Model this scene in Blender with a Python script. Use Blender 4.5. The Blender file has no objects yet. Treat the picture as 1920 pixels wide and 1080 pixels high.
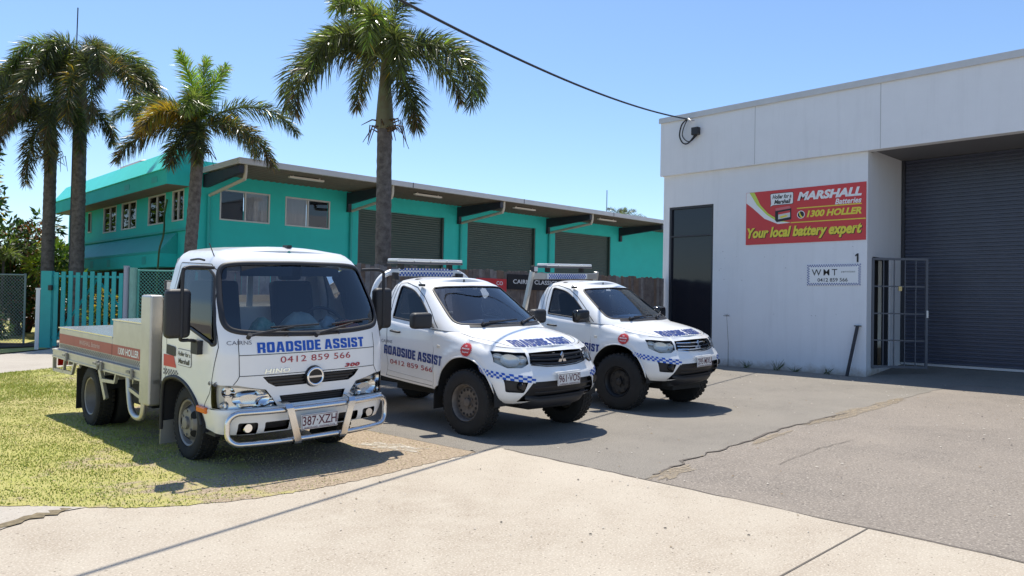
import bpy, math, random
import numpy as np
from math import radians, sin, cos, pi, sqrt, atan2
from mathutils import Vector, Matrix
from mathutils.geometry import delaunay_2d_cdt

random.seed(7)
RNG = np.random.default_rng(7)
S = bpy.context.scene
COL = S.collection

# ---------------------------------------------------------------- camera
cam_d = bpy.data.cameras.new('camera')
cam_d.sensor_width = 36.0
cam_d.lens = 36.0 * 1450.0 / 1920.0
cam_d.clip_end = 2000.0
cam = bpy.data.objects.new('camera', cam_d)
COL.objects.link(cam)
def _cam_axes(pitch, roll, yaw):
    fw = Vector((cos(yaw) * cos(pitch), sin(yaw) * cos(pitch), sin(pitch)))
    r0 = Vector((sin(yaw), -cos(yaw), 0)); u0 = r0.cross(fw)
    return fw, r0 * cos(roll) + u0 * sin(roll), u0 * cos(roll) - r0 * sin(roll)
CFW, CRT, CUP = _cam_axes(radians(1.101), radians(1.081), radians(46.394))
cam.matrix_world = Matrix(((CRT.x, CUP.x, -CFW.x, 0), (CRT.y, CUP.y, -CFW.y, 0), (CRT.z, CUP.z, -CFW.z, 1.5), (0, 0, 0, 1)))
S.camera = cam

# ---------------------------------------------------------------- sky, sun, exposure
SUN = Vector((0.172, 0.418, 1.0)).normalized()
W = bpy.data.worlds.new("World"); S.world = W; W.use_nodes = True
wn = W.node_tree
sky = wn.nodes.new('ShaderNodeTexSky'); sky.sky_type = 'NISHITA'
sky.sun_disc = False
sky.sun_elevation = math.asin(SUN.z); sky.sun_rotation = atan2(SUN.x, SUN.y)
sky.altitude = 0; sky.air_density = 1.0; sky.dust_density = 0.3; sky.ozone_density = 6.0
bg = wn.nodes['Background']; bg.inputs['Strength'].default_value = 0.135
wn.links.new(sky.outputs['Color'], bg.inputs['Color'])
sun_d = bpy.data.lights.new('sun', 'SUN'); sun_d.energy = 4.6; sun_d.angle = radians(0.5)
sun_d.color = (1.0, 0.94, 0.835)
sun = bpy.data.objects.new('sun', sun_d); COL.objects.link(sun)
sun.rotation_euler = SUN.to_track_quat('Z', 'Y').to_euler(); sun.location = (0, 0, 30)
S.view_settings.view_transform = 'Standard'; S.view_settings.look = 'None'
S.view_settings.exposure = 0.42; S.view_settings.gamma = 1.0
S.cycles.use_denoising = True
S.cycles.max_bounces = 10; S.cycles.transparent_max_bounces = 16

# ---------------------------------------------------------------- materials
MATS = {}
def _nodes(name):
    m = bpy.data.materials.new(name); m.use_nodes = True
    return m, m.node_tree, m.node_tree.nodes['Principled BSDF']
def mat(name, col, rough=0.5, metal=0.0, coat=0.0, var=0.0, scale=8.0, bump=0.0, bscale=60.0, col2=None, spec=None, detail=6.0):
    """plain or lightly mottled principled surface"""
    if name in MATS: return MATS[name]
    m, nt, b = _nodes(name)
    c = (col[0], col[1], col[2], 1)
    b.inputs['Base Color'].default_value = c
    b.inputs['Roughness'].default_value = rough; b.inputs['Metallic'].default_value = metal
    b.inputs['Coat Weight'].default_value = coat; b.inputs['Coat Roughness'].default_value = 0.05
    if spec is not None: b.inputs['Specular IOR Level'].default_value = spec
    if var or col2 or bump:
        tc = nt.nodes.new('ShaderNodeTexCoord')
    if var or col2:
        n = nt.nodes.new('ShaderNodeTexNoise'); n.inputs['Scale'].default_value = scale; n.inputs['Detail'].default_value = detail
        n.inputs['Roughness'].default_value = 0.65
        nt.links.new(tc.outputs['Object'], n.inputs['Vector'])
        r = nt.nodes.new('ShaderNodeValToRGB'); r.color_ramp.elements[0].position = 0.3; r.color_ramp.elements[1].position = 0.72
        if col2 is None: col2 = [x * (1 - var) for x in col]
        r.color_ramp.elements[0].color = (col2[0], col2[1], col2[2], 1); r.color_ramp.elements[1].color = c
        nt.links.new(n.outputs['Fac'], r.inputs['Fac']); nt.links.new(r.outputs['Color'], b.inputs['Base Color'])
    if bump:
        n2 = nt.nodes.new('ShaderNodeTexNoise'); n2.inputs['Scale'].default_value = bscale; n2.inputs['Detail'].default_value = 4
        nt.links.new(tc.outputs['Object'], n2.inputs['Vector'])
        bp = nt.nodes.new('ShaderNodeBump'); bp.inputs['Strength'].default_value = bump; bp.inputs['Distance'].default_value = 0.02
        nt.links.new(n2.outputs['Fac'], bp.inputs['Height']); nt.links.new(bp.outputs['Normal'], b.inputs['Normal'])
    MATS[name] = m
    return m
def glass(name, tint=(0.5, 0.55, 0.6), rough=0.02, ior=1.5):
    """thin automotive or window glass: tinted see-through plus a fresnel mirror"""
    if name in MATS: return MATS[name]
    m, nt, b = _nodes(name); nt.nodes.remove(b)
    out = nt.nodes['Material Output']
    t = nt.nodes.new('ShaderNodeBsdfTransparent'); t.inputs['Color'].default_value = (*tint, 1)
    g = nt.nodes.new('ShaderNodeBsdfGlossy'); g.inputs['Roughness'].default_value = rough
    f = nt.nodes.new('ShaderNodeFresnel'); f.inputs['IOR'].default_value = ior
    mx = nt.nodes.new('ShaderNodeMixShader')
    nt.links.new(f.outputs['Fac'], mx.inputs[0]); nt.links.new(t.outputs[0], mx.inputs[1]); nt.links.new(g.outputs[0], mx.inputs[2])
    nt.links.new(mx.outputs[0], out.inputs['Surface'])
    MATS[name] = m
    return m

# ---------------------------------------------------------------- things and parts
def tag(o, label=None, cat=None, group=None, kind=None):
    if label: o['label'] = label
    if cat: o['category'] = cat
    if group: o['group'] = group
    if kind: o['kind'] = kind
    return o
def thing(name, label, cat, loc=(0, 0, 0), rotz=0.0, group=None):
    o = bpy.data.objects.new(name, None); COL.objects.link(o)
    o.location = loc; o.rotation_euler = (0, 0, rotz); o.empty_display_size = 0.2
    return tag(o, label, cat, group)
def add_mesh(name, verts, faces, mats, parent=None, fmat=None, smooth=None, normals=None, T=None):
    me = bpy.data.meshes.new(name)
    if T is not None:
        verts = [tuple(T @ Vector(v)) for v in verts]
    me.from_pydata([tuple(map(float, v)) for v in verts], [], [tuple(map(int, f)) for f in faces])
    if not isinstance(mats, (list, tuple)): mats = [mats]
    for m in mats: me.materials.append(m)
    if fmat is not None: me.polygons.foreach_set('material_index', np.array(fmat, dtype=np.int32))
    if normals is not None:
        me.shade_smooth()
        if T is not None:
            R3 = np.array(T.to_3x3()); normals = np.asarray(normals) @ R3.T
        me.normals_split_custom_set_from_vertices([tuple(n) for n in normals])
    elif smooth is not None:
        me.shade_smooth()
        if smooth < 180: me.set_sharp_from_angle(angle=radians(smooth))
    me.update()
    o = bpy.data.objects.new(name, me); COL.objects.link(o)
    if parent is not None: o.parent = parent
    return o
class MB:
    """collects simple solids into one mesh"""
    def __init__(self): self.v = []; self.f = []; self.m = []
    def add(self, verts, faces, mi=0):
        k = len(self.v); self.v += [tuple(v) for v in verts]
        self.f += [tuple(k + i for i in f) for f in faces]; self.m += [mi] * len(faces); return self
    def box(self, c, s, rot=None, mi=0, taper=None):
        hx, hy, hz = s[0] / 2, s[1] / 2, s[2] / 2
        P = [(-hx, -hy, -hz), (hx, -hy, -hz), (hx, hy, -hz), (-hx, hy, -hz), (-hx, -hy, hz), (hx, -hy, hz), (hx, hy, hz), (-hx, hy, hz)]
        if taper: P = [(p[0] * (taper if p[2] > 0 else 1), p[1] * (taper if p[2] > 0 else 1), p[2]) for p in P]
        if rot is not None:
            R = rot if isinstance(rot, Matrix) else Matrix.Rotation(rot, 3, 'Z')
            P = [R @ Vector(p) for p in P]
        P = [(p[0] + c[0], p[1] + c[1], p[2] + c[2]) for p in P]
        return self.add(P, [(0, 3, 2, 1), (4, 5, 6, 7), (0, 1, 5, 4), (1, 2, 6, 5), (2, 3, 7, 6), (3, 0, 4, 7)], mi)
    def bb(self, a, b, mi=0):
        return self.box([(a[i] + b[i]) / 2 for i in range(3)], [abs(b[i] - a[i]) for i in range(3)], mi=mi)
    def bar(self, p0, p1, w, h, up=(0, 0, 1), mi=0):
        p0 = Vector(p0); p1 = Vector(p1); d = (p1 - p0); L = d.length; d.normalize()
        s = d.cross(Vector(up)); 
        if s.length < 1e-4: s = d.cross(Vector((1, 0, 0)))
        s.normalize(); u = s.cross(d)
        R = Matrix((s, d, u)).transposed()
        return self.box((p0 + p1) / 2, (w, L, h), R, mi)
    def tube(self, pts, r, n=8, mi=0, closed=False, cap=True):
        pts = [Vector(p) for p in pts]; N = len(pts); k = len(self.v)
        rr = r if hasattr(r, '__len__') else [r] * N
        prev = None
        for i, p in enumerate(pts):
            if closed: t = pts[(i + 1) % N] - pts[i - 1]
            else: t = pts[min(i + 1, N - 1)] - pts[max(i - 1, 0)]
            t.normalize()
            if prev is None:
                a = Vector((0, 0, 1)) if abs(t.z) < 0.9 else Vector((1, 0, 0))
                s = t.cross(a).normalized()
            else:
                s = (prev - t * prev.dot(t)).normalized()
            prev = s; u = t.cross(s)
            for j in range(n):
                a = 2 * pi * j / n
                self.v.append(tuple(p + (s * cos(a) + u * sin(a)) * rr[i]))
        M = N if closed else N - 1
        for i in range(M):
            for j in range(n):
                a = k + i * n + j; b = k + i * n + (j + 1) % n
                c = k + ((i + 1) % N) * n + (j + 1) % n; d = k + ((i + 1) % N) * n + j
                self.f.append((a, b, c, d)); self.m.append(mi)
        if cap and not closed:
            self.f.append(tuple(k + j for j in reversed(range(n)))); self.m.append(mi)
            self.f.append(tuple(k + (N - 1) * n + j for j in range(n))); self.m.append(mi)
        return self
    def cyl(self, p0, p1, r, n=16, mi=0): return self.tube([p0, p1], r, n, mi)
    def lathe(self, prof, n=32, axis='x', c=(0, 0, 0), mi=0, closed=False):
        """prof: list of (a, r): a along the axis, r radius"""
        k = len(self.v); N = len(prof)
        for a, r in prof:
            for j in range(n):
                t = 2 * pi * j / n
                if axis == 'x': p = (a, r * cos(t), r * sin(t))
                elif axis == 'y': p = (r * sin(t), a, r * cos(t))
                else: p = (r * cos(t), r * sin(t), a)
                self.v.append((p[0] + c[0], p[1] + c[1], p[2] + c[2]))
        for i in range(N if closed else N - 1):
            for j in range(n):
                i2 = (i + 1) % N
                self.f.append((k + i * n + j, k + i * n + (j + 1) % n, k + i2 * n + (j + 1) % n, k + i2 * n + j)); self.m.append(mi)
        return self
    def prism(self, poly, axis, a0, a1, mi=0):
        """extrude a convex-ish 2D polygon along an axis; poly gives the other two coords in order"""
        n = len(poly); k = len(self.v)
        for a in (a0, a1):
            for p in poly:
                self.v.append({'x': (a, p[0], p[1]), 'y': (p[0], a, p[1]), 'z': (p[0], p[1], a)}[axis])
        self.f.append(tuple(k + i for i in range(n))); self.f.append(tuple(k + n + i for i in reversed(range(n)))); self.m += [mi, mi]
        for i in range(n):
            j = (i + 1) % n
            self.f.append((k + j, k + i, k + n + i, k + n + j)); self.m.append(mi)
        return self
    def build(self, name, mats, parent=None, smooth=None, bevel=0.0, T=None, seg=2):
        o = add_mesh(name, self.v, self.f, mats, parent, self.m, smooth, T=T)
        import bmesh
        bm = bmesh.new(); bm.from_mesh(o.data); bmesh.ops.recalc_face_normals(bm, faces=bm.faces); bm.to_mesh(o.data); bm.free()
        if bevel:
            md = o.modifiers.new('bevel', 'BEVEL'); md.width = bevel; md.segments = seg; md.limit_method = 'ANGLE'; md.angle_limit = radians(40)
            md.harden_normals = False
        return o
def spline(pts, n=6, closed=False):
    """Catmull-Rom through the points"""
    P = [np.array(p, float) for p in pts]; N = len(P); out = []
    M = N if closed else N - 1
    for i in range(M):
        p0 = P[(i - 1) % N] if closed or i > 0 else 2 * P[0] - P[1]
        p1 = P[i]; p2 = P[(i + 1) % N]
        p3 = P[(i + 2) % N] if closed or i + 2 < N else 2 * P[-1] - P[-2]
        for k in range(n):
            t = k / n
            out.append(0.5 * ((2 * p1) + (-p0 + p2) * t + (2 * p0 - 5 * p1 + 4 * p2 - p3) * t * t + (-p0 + 3 * p1 - 3 * p2 + p3) * t ** 3))
    if not closed: out.append(P[-1])
    return [tuple(p) for p in out]
def rounded(poly, r, n=5):
    """polygon with rounded corners (r: one radius or one per corner)"""
    P = [np.array(p, float) for p in poly]; N = len(P); out = []
    rr = r if hasattr(r, '__len__') else [r] * N
    for i in range(N):
        a, b, c = P[i - 1], P[i], P[(i + 1) % N]
        d1 = (a - b); d2 = (c - b); l1 = np.hypot(*d1); l2 = np.hypot(*d2)
        k = min(rr[i], l1 * 0.48, l2 * 0.48)
        if k < 1e-5: out.append(tuple(b)); continue
        p = b + d1 / l1 * k; q = b + d2 / l2 * k
        for j in range(n + 1):
            t = j / n; out.append(tuple((1 - t) ** 2 * p + 2 * t * (1 - t) * b + t * t * q))
    return out
def inside(px, py, loops):
    res = np.zeros(len(px), bool)
    for L in loops:
        A = np.asarray(L, float); B = np.roll(A, -1, 0)
        for (x1, y1), (x2, y2) in zip(A, B):
            if y1 == y2: continue
            c = ((y1 > py) != (y2 > py)) & (px < (x2 - x1) * (py - y1) / (y2 - y1) + x1)
            res ^= c
    return res
def mesh2d(loops, step):
    """triangulate polygon with holes, with interior grid points"""
    V = []; E = []; rings = []
    for L in loops:
        L = [np.array(p, float) for p in L]; k0 = len(V); ring = []
        for a, b in zip(L, L[1:] + L[:1]):
            d = np.hypot(*(b - a))
            if d < 1e-6: continue
            n = max(1, int(math.ceil(d / step)))
            for j in range(n): V.append(tuple(a + (b - a) * j / n))
        n = len(V) - k0
        E += [(k0 + j, k0 + (j + 1) % n) for j in range(n)]
        rings.append(np.array(V[k0:]))
    bv = np.array(V)
    x0, y0 = bv.min(0); x1, y1 = bv.max(0)
    gx, gy = np.meshgrid(np.arange(x0 + step / 2, x1, step), np.arange(y0 + step / 2, y1, step))
    gx = gx.ravel() + 1e-4; gy = gy.ravel() + 1e-4
    if len(gx):
        ok = inside(gx, gy, rings); gx = gx[ok]; gy = gy[ok]
        if len(gx):
            d = np.full(len(gx), 1e9)
            for i in range(0, len(bv), 200):
                q = bv[i:i + 200]
                d = np.minimum(d, ((gx[:, None] - q[:, 0]) ** 2 + (gy[:, None] - q[:, 1]) ** 2).min(1))
            ok = d > (0.45 * step) ** 2
            V += list(zip(gx[ok], gy[ok]))
    res = delaunay_2d_cdt([Vector(p) for p in V], E, [], 0, 1e-6)
    v = np.array([tuple(p) for p in res[0]]); F = [f for f in res[2] if len(f) == 3]
    F = np.array(F)
    c = v[F].mean(1); ok = inside(c[:, 0], c[:, 1], rings); F = F[ok]
    a = v[F]; ar = (a[:, 1, 0] - a[:, 0, 0]) * (a[:, 2, 1] - a[:, 0, 1]) - (a[:, 1, 1] - a[:, 0, 1]) * (a[:, 2, 0] - a[:, 0, 0])
    F[ar < 0] = F[ar < 0][:, ::-1]
    return v, F, rings

# ---------------------------------------------------------------- lettering
def block_text(txt):
    """heavy condensed capitals drawn as outlines"""
    s = .27; V = []; F = []; x0 = 0
    for ch in txt:
        if ch == ' ': x0 += .30; continue
        W = {'I': .28, 'E': .60, 'T': .68, 'A': .82, 'S': .72}.get(ch, .74)
        box = [(s, .2), (W - s, .2), (W - s, .8), (s, .8)]
        loops = {
            'I': [[(0, 0), (W, 0), (W, 1), (0, 1)]],
            'O': [rounded([(0, 0), (W, 0), (W, 1), (0, 1)], .16, 4), rounded(box, .07, 3)],
            'D': [rounded([(0, 0), (W, 0), (W, 1), (0, 1)], [0, .2, .2, 0], 4), rounded(box, [0, .07, .07, 0], 3)],
            'S': [rounded([(0, .34), (0, 0), (W, 0), (W, .50), (s, .66), (s, .8), (W - s, .8), (W - s, .68), (W, .68), (W, 1), (0, 1), (0, .52), (W - s, .36), (W - s, .2), (s, .2), (s, .34)], [0, .16, .16, .1, 0, 0, 0, 0, 0, .16, .16, .1, 0, 0, 0, 0], 3)],
            'A': [[(0, 0), (.27, 0), (.30, .19), (W - .30, .19), (W - .27, 0), (W, 0), (W - .2, 1), (.2, 1)], [(.325, .36), (W - .325, .36), (W / 2, .82)]],
            'R': [rounded([(0, 0), (s, 0), (s, .36), (W - s, .36), (W - s, 0), (W, 0), (W, .36), (W - .09, .44), (W, .52), (W, 1), (0, 1)], [0, 0, 0, 0, 0, 0, .05, .03, .05, .14, 0], 3), [(s, .53), (W - s, .53), (W - s, .82), (s, .82)]],
            'E': [[(0, 0), (W, 0), (W, .2), (s, .2), (s, .41), (W - .05, .41), (W - .05, .6), (s, .6), (s, .8), (W, .8), (W, 1), (0, 1)]],
            'T': [[(W / 2 - s / 2, 0), (W / 2 + s / 2, 0), (W / 2 + s / 2, .8), (W, .8), (W, 1), (0, 1), (0, .8), (W / 2 - s / 2, .8)]]}[ch]
        v, f, r = mesh2d(loops, .34)
        k = len(V); V += [(p[0] + x0, p[1]) for p in v]; F += [tuple(int(i) + k for i in t) for t in f]
        x0 += W + .13
    return np.array(V), F
def text2d(txt, w, h, bold=0.0, shear=0.0, spacing=1.0):
    """filled letters fitted into a w x h box from the origin"""
    if txt == 'ROADSIDE ASSIST':
        v, f = block_text(txt); lo = v.min(0); hi = v.max(0)
        return (v - lo) / (hi - lo) * np.array([w, h]), f
    c = bpy.data.curves.new('lettering', 'FONT'); c.body = txt; c.offset = bold; c.shear = shear; c.space_character = spacing
    c.resolution_u = 3
    o = bpy.data.objects.new('lettering', c)
    me = bpy.data.meshes.new_from_object(o)
    v = np.array([p.co[:2] for p in me.vertices]); f = [tuple(p.vertices) for p in me.polygons]
    bpy.data.objects.remove(o); bpy.data.meshes.remove(me); bpy.data.curves.remove(c)
    lo = v.min(0); hi = v.max(0)
    v = (v - lo) / (hi - lo) * np.array([w, h])
    return v, f
def text_on(fn, txt, w, h, name, m, parent=None, bold=0.0, shear=0.0, spacing=1.0, T=None):
    """lettering mapped through fn(u, v) -> 3D"""
    v, f = text2d(txt, w, h, bold, shear, spacing)
    P = [fn(a, b) for a, b in v]
    return add_mesh(name, P, f, m, parent, T=T)
def planefn(o, u, v):
    o = Vector(o); u = Vector(u); v = Vector(v)
    return lambda a, b: o + u * a + v * b
# ================================================================ ground surfaces
def ground_mat(name, cols, spk, spk_col, spk_amt, big=0.35, bump=0.3, rough=0.9, bscale=180, streak=None):
    """aggregate surface: large stains, medium mottling, fine stones"""
    m, nt, b = _nodes(name); L = nt.links.new
    tc = nt.nodes.new('ShaderNodeTexCoord')
    def noise(sc, det=5, rgh=0.6):
        n = nt.nodes.new('ShaderNodeTexNoise'); n.inputs['Scale'].default_value = sc; n.inputs['Detail'].default_value = det
        n.inputs['Roughness'].default_value = rgh; L(tc.outputs['Object'], n.inputs['Vector']); return n
    def ramp(src, p0, p1, c0, c1):
        r = nt.nodes.new('ShaderNodeValToRGB'); r.color_ramp.elements[0].position = p0; r.color_ramp.elements[1].position = p1
        r.color_ramp.elements[0].color = (*c0, 1); r.color_ramp.elements[1].color = (*c1, 1); L(src, r.inputs['Fac']); return r
    def mix(a, bb, fac):
        x = nt.nodes.new('ShaderNodeMix'); x.data_type = 'RGBA'
        for sock, val in ((x.inputs[6], a), (x.inputs[7], bb), (x.inputs[0], fac)):
            if hasattr(val, 'is_linked'): L(val, sock)
            elif isinstance(val, tuple): sock.default_value = (*val, 1)
            else: sock.default_value = val
        return x.outputs[2]
    base = ramp(noise(big, 6, 0.7).outputs['Fac'], 0.35, 0.68, cols[0], cols[1]).outputs['Color']
    med = ramp(noise(2.7, 7, 0.7).outputs['Fac'], 0.42, 0.70, (0, 0, 0), (1, 1, 1)).outputs['Color']
    base = mix(base, cols[2], med)
    fine = ramp(noise(spk, 2, 0.5).outputs['Fac'], 0.5 , 0.5 + spk_amt, (0, 0, 0), (1, 1, 1)).outputs['Color']
    base = mix(base, spk_col[0], fine)
    fine2 = ramp(noise(spk * 0.61, 2, 0.5).outputs['Fac'], 0.66, 0.70, (0, 0, 0), (1, 1, 1)).outputs['Color']
    base = mix(base, spk_col[1], fine2)
    L(base, b.inputs['Base Color']); b.inputs['Roughness'].default_value = rough; b.inputs['Specular IOR Level'].default_value = 0.3
    nb = noise(bscale, 3, 0.6); bp = nt.nodes.new('ShaderNodeBump'); bp.inputs['Strength'].default_value = bump; bp.inputs['Distance'].default_value = 0.01
    L(nb.outputs['Fac'], bp.inputs['Height']); L(bp.outputs['Normal'], b.inputs['Normal'])
    return m
M_conc = ground_mat('exposed_concrete', [(0.345, 0.29, 0.225), (0.48, 0.425, 0.345), (0.44, 0.388, 0.312)], 70, [(0.57, 0.51, 0.42), (0.17, 0.145, 0.115)], 0.25, bump=0.35, bscale=90)
M_newasph = ground_mat('smooth_asphalt', [(0.165, 0.150, 0.130), (0.245, 0.222, 0.19), (0.215, 0.196, 0.168)], 85, [(0.33, 0.30, 0.255), (0.075, 0.070, 0.064)], 0.16, big=.5, bump=0.5, bscale=120)
M_oldasph = ground_mat('worn_asphalt', [(0.18, 0.157, 0.134), (0.275, 0.237, 0.197), (0.235, 0.204, 0.173)], 55, [(0.38, 0.335, 0.282), (0.095, 0.084, 0.073)], 0.22, big=.45, bump=0.7, bscale=80)
M_path = ground_mat('path_concrete', [(0.36, 0.32, 0.27), (0.47, 0.43, 0.37), (0.42, 0.38, 0.32)], 60, [(0.5, 0.46, 0.4), (0.26, 0.23, 0.2)], 0.25, bump=0.2)
M_sand = ground_mat('sandy_grit', [(0.29, 0.235, 0.165), (0.37, 0.305, 0.22), (0.33, 0.27, 0.19)], 60, [(0.46, 0.385, 0.28), (0.18, 0.14, 0.1)], 0.25)
def add_wear(m):
    """bare dusty soil toward the driveway, broken up with noise"""
    nt = m.node_tree; L = nt.links.new; b = nt.nodes['Principled BSDF']; src = b.inputs['Base Color'].links[0].from_socket
    tc = nt.nodes.new('ShaderNodeTexCoord'); sp_ = nt.nodes.new('ShaderNodeSeparateXYZ'); L(tc.outputs['Object'], sp_.inputs[0])
    n = nt.nodes.new('ShaderNodeTexNoise'); n.inputs['Scale'].default_value = 1.7; n.inputs['Detail'].default_value = 8; n.inputs['Roughness'].default_value = .75; L(tc.outputs['Object'], n.inputs['Vector'])
    m1 = nt.nodes.new('ShaderNodeMath'); m1.operation = 'MULTIPLY_ADD'; L(sp_.outputs['X'], m1.inputs[0]); m1.inputs[1].default_value = .26; m1.inputs[2].default_value = -.70
    m2 = nt.nodes.new('ShaderNodeMath'); m2.operation = 'MULTIPLY_ADD'; L(sp_.outputs['Y'], m2.inputs[0]); m2.inputs[1].default_value = -.06; L(m1.outputs[0], m2.inputs[2])
    m3 = nt.nodes.new('ShaderNodeMath'); m3.operation = 'MULTIPLY_ADD'; L(n.outputs['Fac'], m3.inputs[0]); m3.inputs[1].default_value = 2.6; L(m2.outputs[0], m3.inputs[2])
    r = nt.nodes.new('ShaderNodeValToRGB'); r.color_ramp.elements[0].position = .72; r.color_ramp.elements[1].position = 1.0; L(m3.outputs[0], r.inputs['Fac'])
    x = nt.nodes.new('ShaderNodeMix'); x.data_type = 'RGBA'; L(r.outputs['Color'], x.inputs[0]); L(src, x.inputs[6])
    n2 = nt.nodes.new('ShaderNodeTexNoise'); n2.inputs['Scale'].default_value = 45; n2.inputs['Detail'].default_value = 4; L(tc.outputs['Object'], n2.inputs['Vector'])
    r2 = nt.nodes.new('ShaderNodeValToRGB'); r2.color_ramp.elements[0].position = .35; r2.color_ramp.elements[1].position = .65
    r2.color_ramp.elements[0].color = (.22, .165, .115, 1); r2.color_ramp.elements[1].color = (.43, .345, .245, 1); L(n2.outputs['Fac'], r2.inputs['Fac'])
    L(r2.outputs['Color'], x.inputs[7]); L(x.outputs[2], b.inputs['Base Color'])
M_lawn = ground_mat('dry_turf', [(0.33, 0.34, 0.075), (0.44, 0.37, 0.16), (0.38, 0.35, 0.11)], 60, [(0.48, 0.41, 0.2), (0.22, 0.20, 0.07)], 0.3, big=0.45, bump=0.6, bscale=70)
add_wear(M_lawn)
def ragged(m, scale=9, lo=.44, hi=.56):
    """grit that thins out: noise decides where the sheet lets the ground show"""
    nt = m.node_tree; L = nt.links.new; b = nt.nodes['Principled BSDF']; out = nt.nodes['Material Output']
    tc = nt.nodes.new('ShaderNodeTexCoord'); n = nt.nodes.new('ShaderNodeTexNoise'); n.inputs['Scale'].default_value = scale; n.inputs['Detail'].default_value = 9; n.inputs['Roughness'].default_value = .8
    L(tc.outputs['Object'], n.inputs['Vector']); r = nt.nodes.new('ShaderNodeValToRGB'); r.color_ramp.elements[0].position = lo; r.color_ramp.elements[1].position = hi; L(n.outputs['Fac'], r.inputs['Fac'])
    t = nt.nodes.new('ShaderNodeBsdfTransparent'); x = nt.nodes.new('ShaderNodeMixShader'); L(r.outputs['Color'], x.inputs[0]); L(t.outputs[0], x.inputs[1]); L(b.outputs[0], x.inputs[2]); L(x.outputs[0], out.inputs['Surface'])
ragged(M_sand, 13, .40, .60)
M_crack = mat('crack_dark', (0.085, 0.072, 0.06), 0.95, col2=(.15, .13, .11), scale=6)
M_seam = mat('seam_brown', (0.25, 0.21, 0.165), 0.95, var=0.4, scale=14)
M_mulch = mat('mulch', (0.075, 0.055, 0.04), 0.95, var=0.6, scale=22, bump=0.8, bscale=40)

def sheet(name, loops, z, m, step=1.5, jag=0.0):
    """flat ground polygon; z may be a function of x, y"""
    v, F, r = mesh2d(loops, step)
    zf = z if callable(z) else (lambda x, y: z)
    return tag(add_mesh(name, [(x, y, zf(x, y)) for x, y in v], F, m), kind='structure')
def jagged(pts, amp, n, seed):
    """irregular polyline"""
    r = random.Random(seed); P = [np.array(p, float) for p in pts]; out = []
    for a, b in zip(P[:-1], P[1:]):
        d = b - a; nrm = np.array([-d[1], d[0]]) / np.hypot(*d)
        for k in range(n): out.append(tuple(a + d * k / n + nrm * (r.uniform(-amp, amp) if k else 0)))
    out.append(tuple(P[-1])); return out
def strip(name, pts, w, z, m, wj=0.0, seed=1):
    r = random.Random(seed); P = [np.array(p, float) for p in pts]; V = []; F = []
    for i, p in enumerate(P):
        d = P[min(i + 1, len(P) - 1)] - P[max(i - 1, 0)]; n = np.array([-d[1], d[0]]) / np.hypot(*d)
        a = w / 2 * (1 + r.uniform(-wj, wj)); b = w / 2 * (1 + r.uniform(-wj, wj))
        V += [(*(p + n * a), z), (*(p - n * b), z)]
        if i: k = 2 * i; F.append((k - 2, k - 1, k + 1, k))
    return tag(add_mesh(name, V, F, m), kind='structure')

tag(add_mesh('ground', [(-400, -400, -.03), (400, -400, -.03), (400, 400, -.03), (-400, 400, -.03)], [(0, 1, 2, 3)], M_oldasph), kind='structure')
lawn_edge = [(-4, 9.4), (0.2, 7.05), (1.2, 6.42), (1.55, 6.10), (1.95, 5.76), (2.41, 5.56), (2.9, 5.50), (3.37, 5.52), (4.0, 5.62), (4.63, 5.75), (5.10, 5.82)]
lawn_edge_s = spline(lawn_edge, 5)
sheet('concrete_driveway', [[(-40, -40), (5.47, -40), (5.47, 5.86), (5.12, 5.84)] + [(p[0] + .06, p[1] + .14) for p in lawn_edge_s[::-1]] + [(-40, 20)]], 0.0, M_conc, 3.0)
seam = [(5.47, 4.05), (6.0, 4.16), (6.5, 4.3), (7.3, 4.36), (8.2, 4.5), (9.3, 4.66), (10.6, 4.74), (12.2, 4.86), (14, 4.95), (16.3, 5.06), (17.6, 5.1)]
sj = jagged(seam, 0.045, 5, 3)
sheet('asphalt', [[(5.12, 5.84), (5.47, 5.86)] + sj + [(17.62, 5.1), (17.62, 12.6), (4.85, 12.6), (4.88, 9)]], 0.0, M_newasph, 2.0)
sheet('worn_asphalt_yard', [[(5.47, -40)] + [(17.62, -40), (17.62, 5.1)] + sj[::-1]], -0.004, M_oldasph, 3.0)
# sloping apron in the door recess
tag(add_mesh('door_apron', [(17.62, -14, -.002), (19.7, -14, .20), (19.7, 7.02, .20), (17.62, 7.02, -.002)], [(0, 1, 2, 3)], M_newasph), kind='structure')
def sandpatch(c, L, wd, ang, seed):
    r = random.Random(seed); P = []
    for k in range(26):
        a = 2 * pi * k / 26; q = 1 + r.uniform(-.35, .35)
        x = L * cos(a) * q; y = wd * sin(a) * q
        P.append((c[0] + x * cos(ang) - y * sin(ang), c[1] + x * sin(ang) + y * cos(ang)))
    return P
for c, L, wd, an, sd in (((5.9, 4.05), .38, .10, .15, 1), ((8.4, 4.42), .55, .06, .12, 2), ((11.6, 4.74), 1.3, .13, .08, 4), ((13.2, 4.88), .7, .10, .06, 5), ((10.2, 4.66), .5, .07, .1, 6)):
    sheet('sand_patch', [sandpatch(c, L, wd, an, sd)], 0.002, M_sand, .5)
strip('asphalt_crack', [p for p in sj if 5.6 < p[0] < 11.5], .024, .004, M_crack, .9, 2)
strip('asphalt_crack', jagged([(7.0, 3.6), (8.2, 3.75), (9.0, 3.72)], .02, 5, 6), .007, .004, M_crack, .7, 3)
strip('control_joint', [(2.6, 2.03), (4.12, 2.095), (5.46, 2.156)], .012, .003, M_crack)
strip('asphalt_edge', jagged([(5.47, -8), (5.47, 1), (5.47, 4), (5.45, 5.8)], .012, 14, 8), .02, .003, M_crack, .8, 5)
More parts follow.
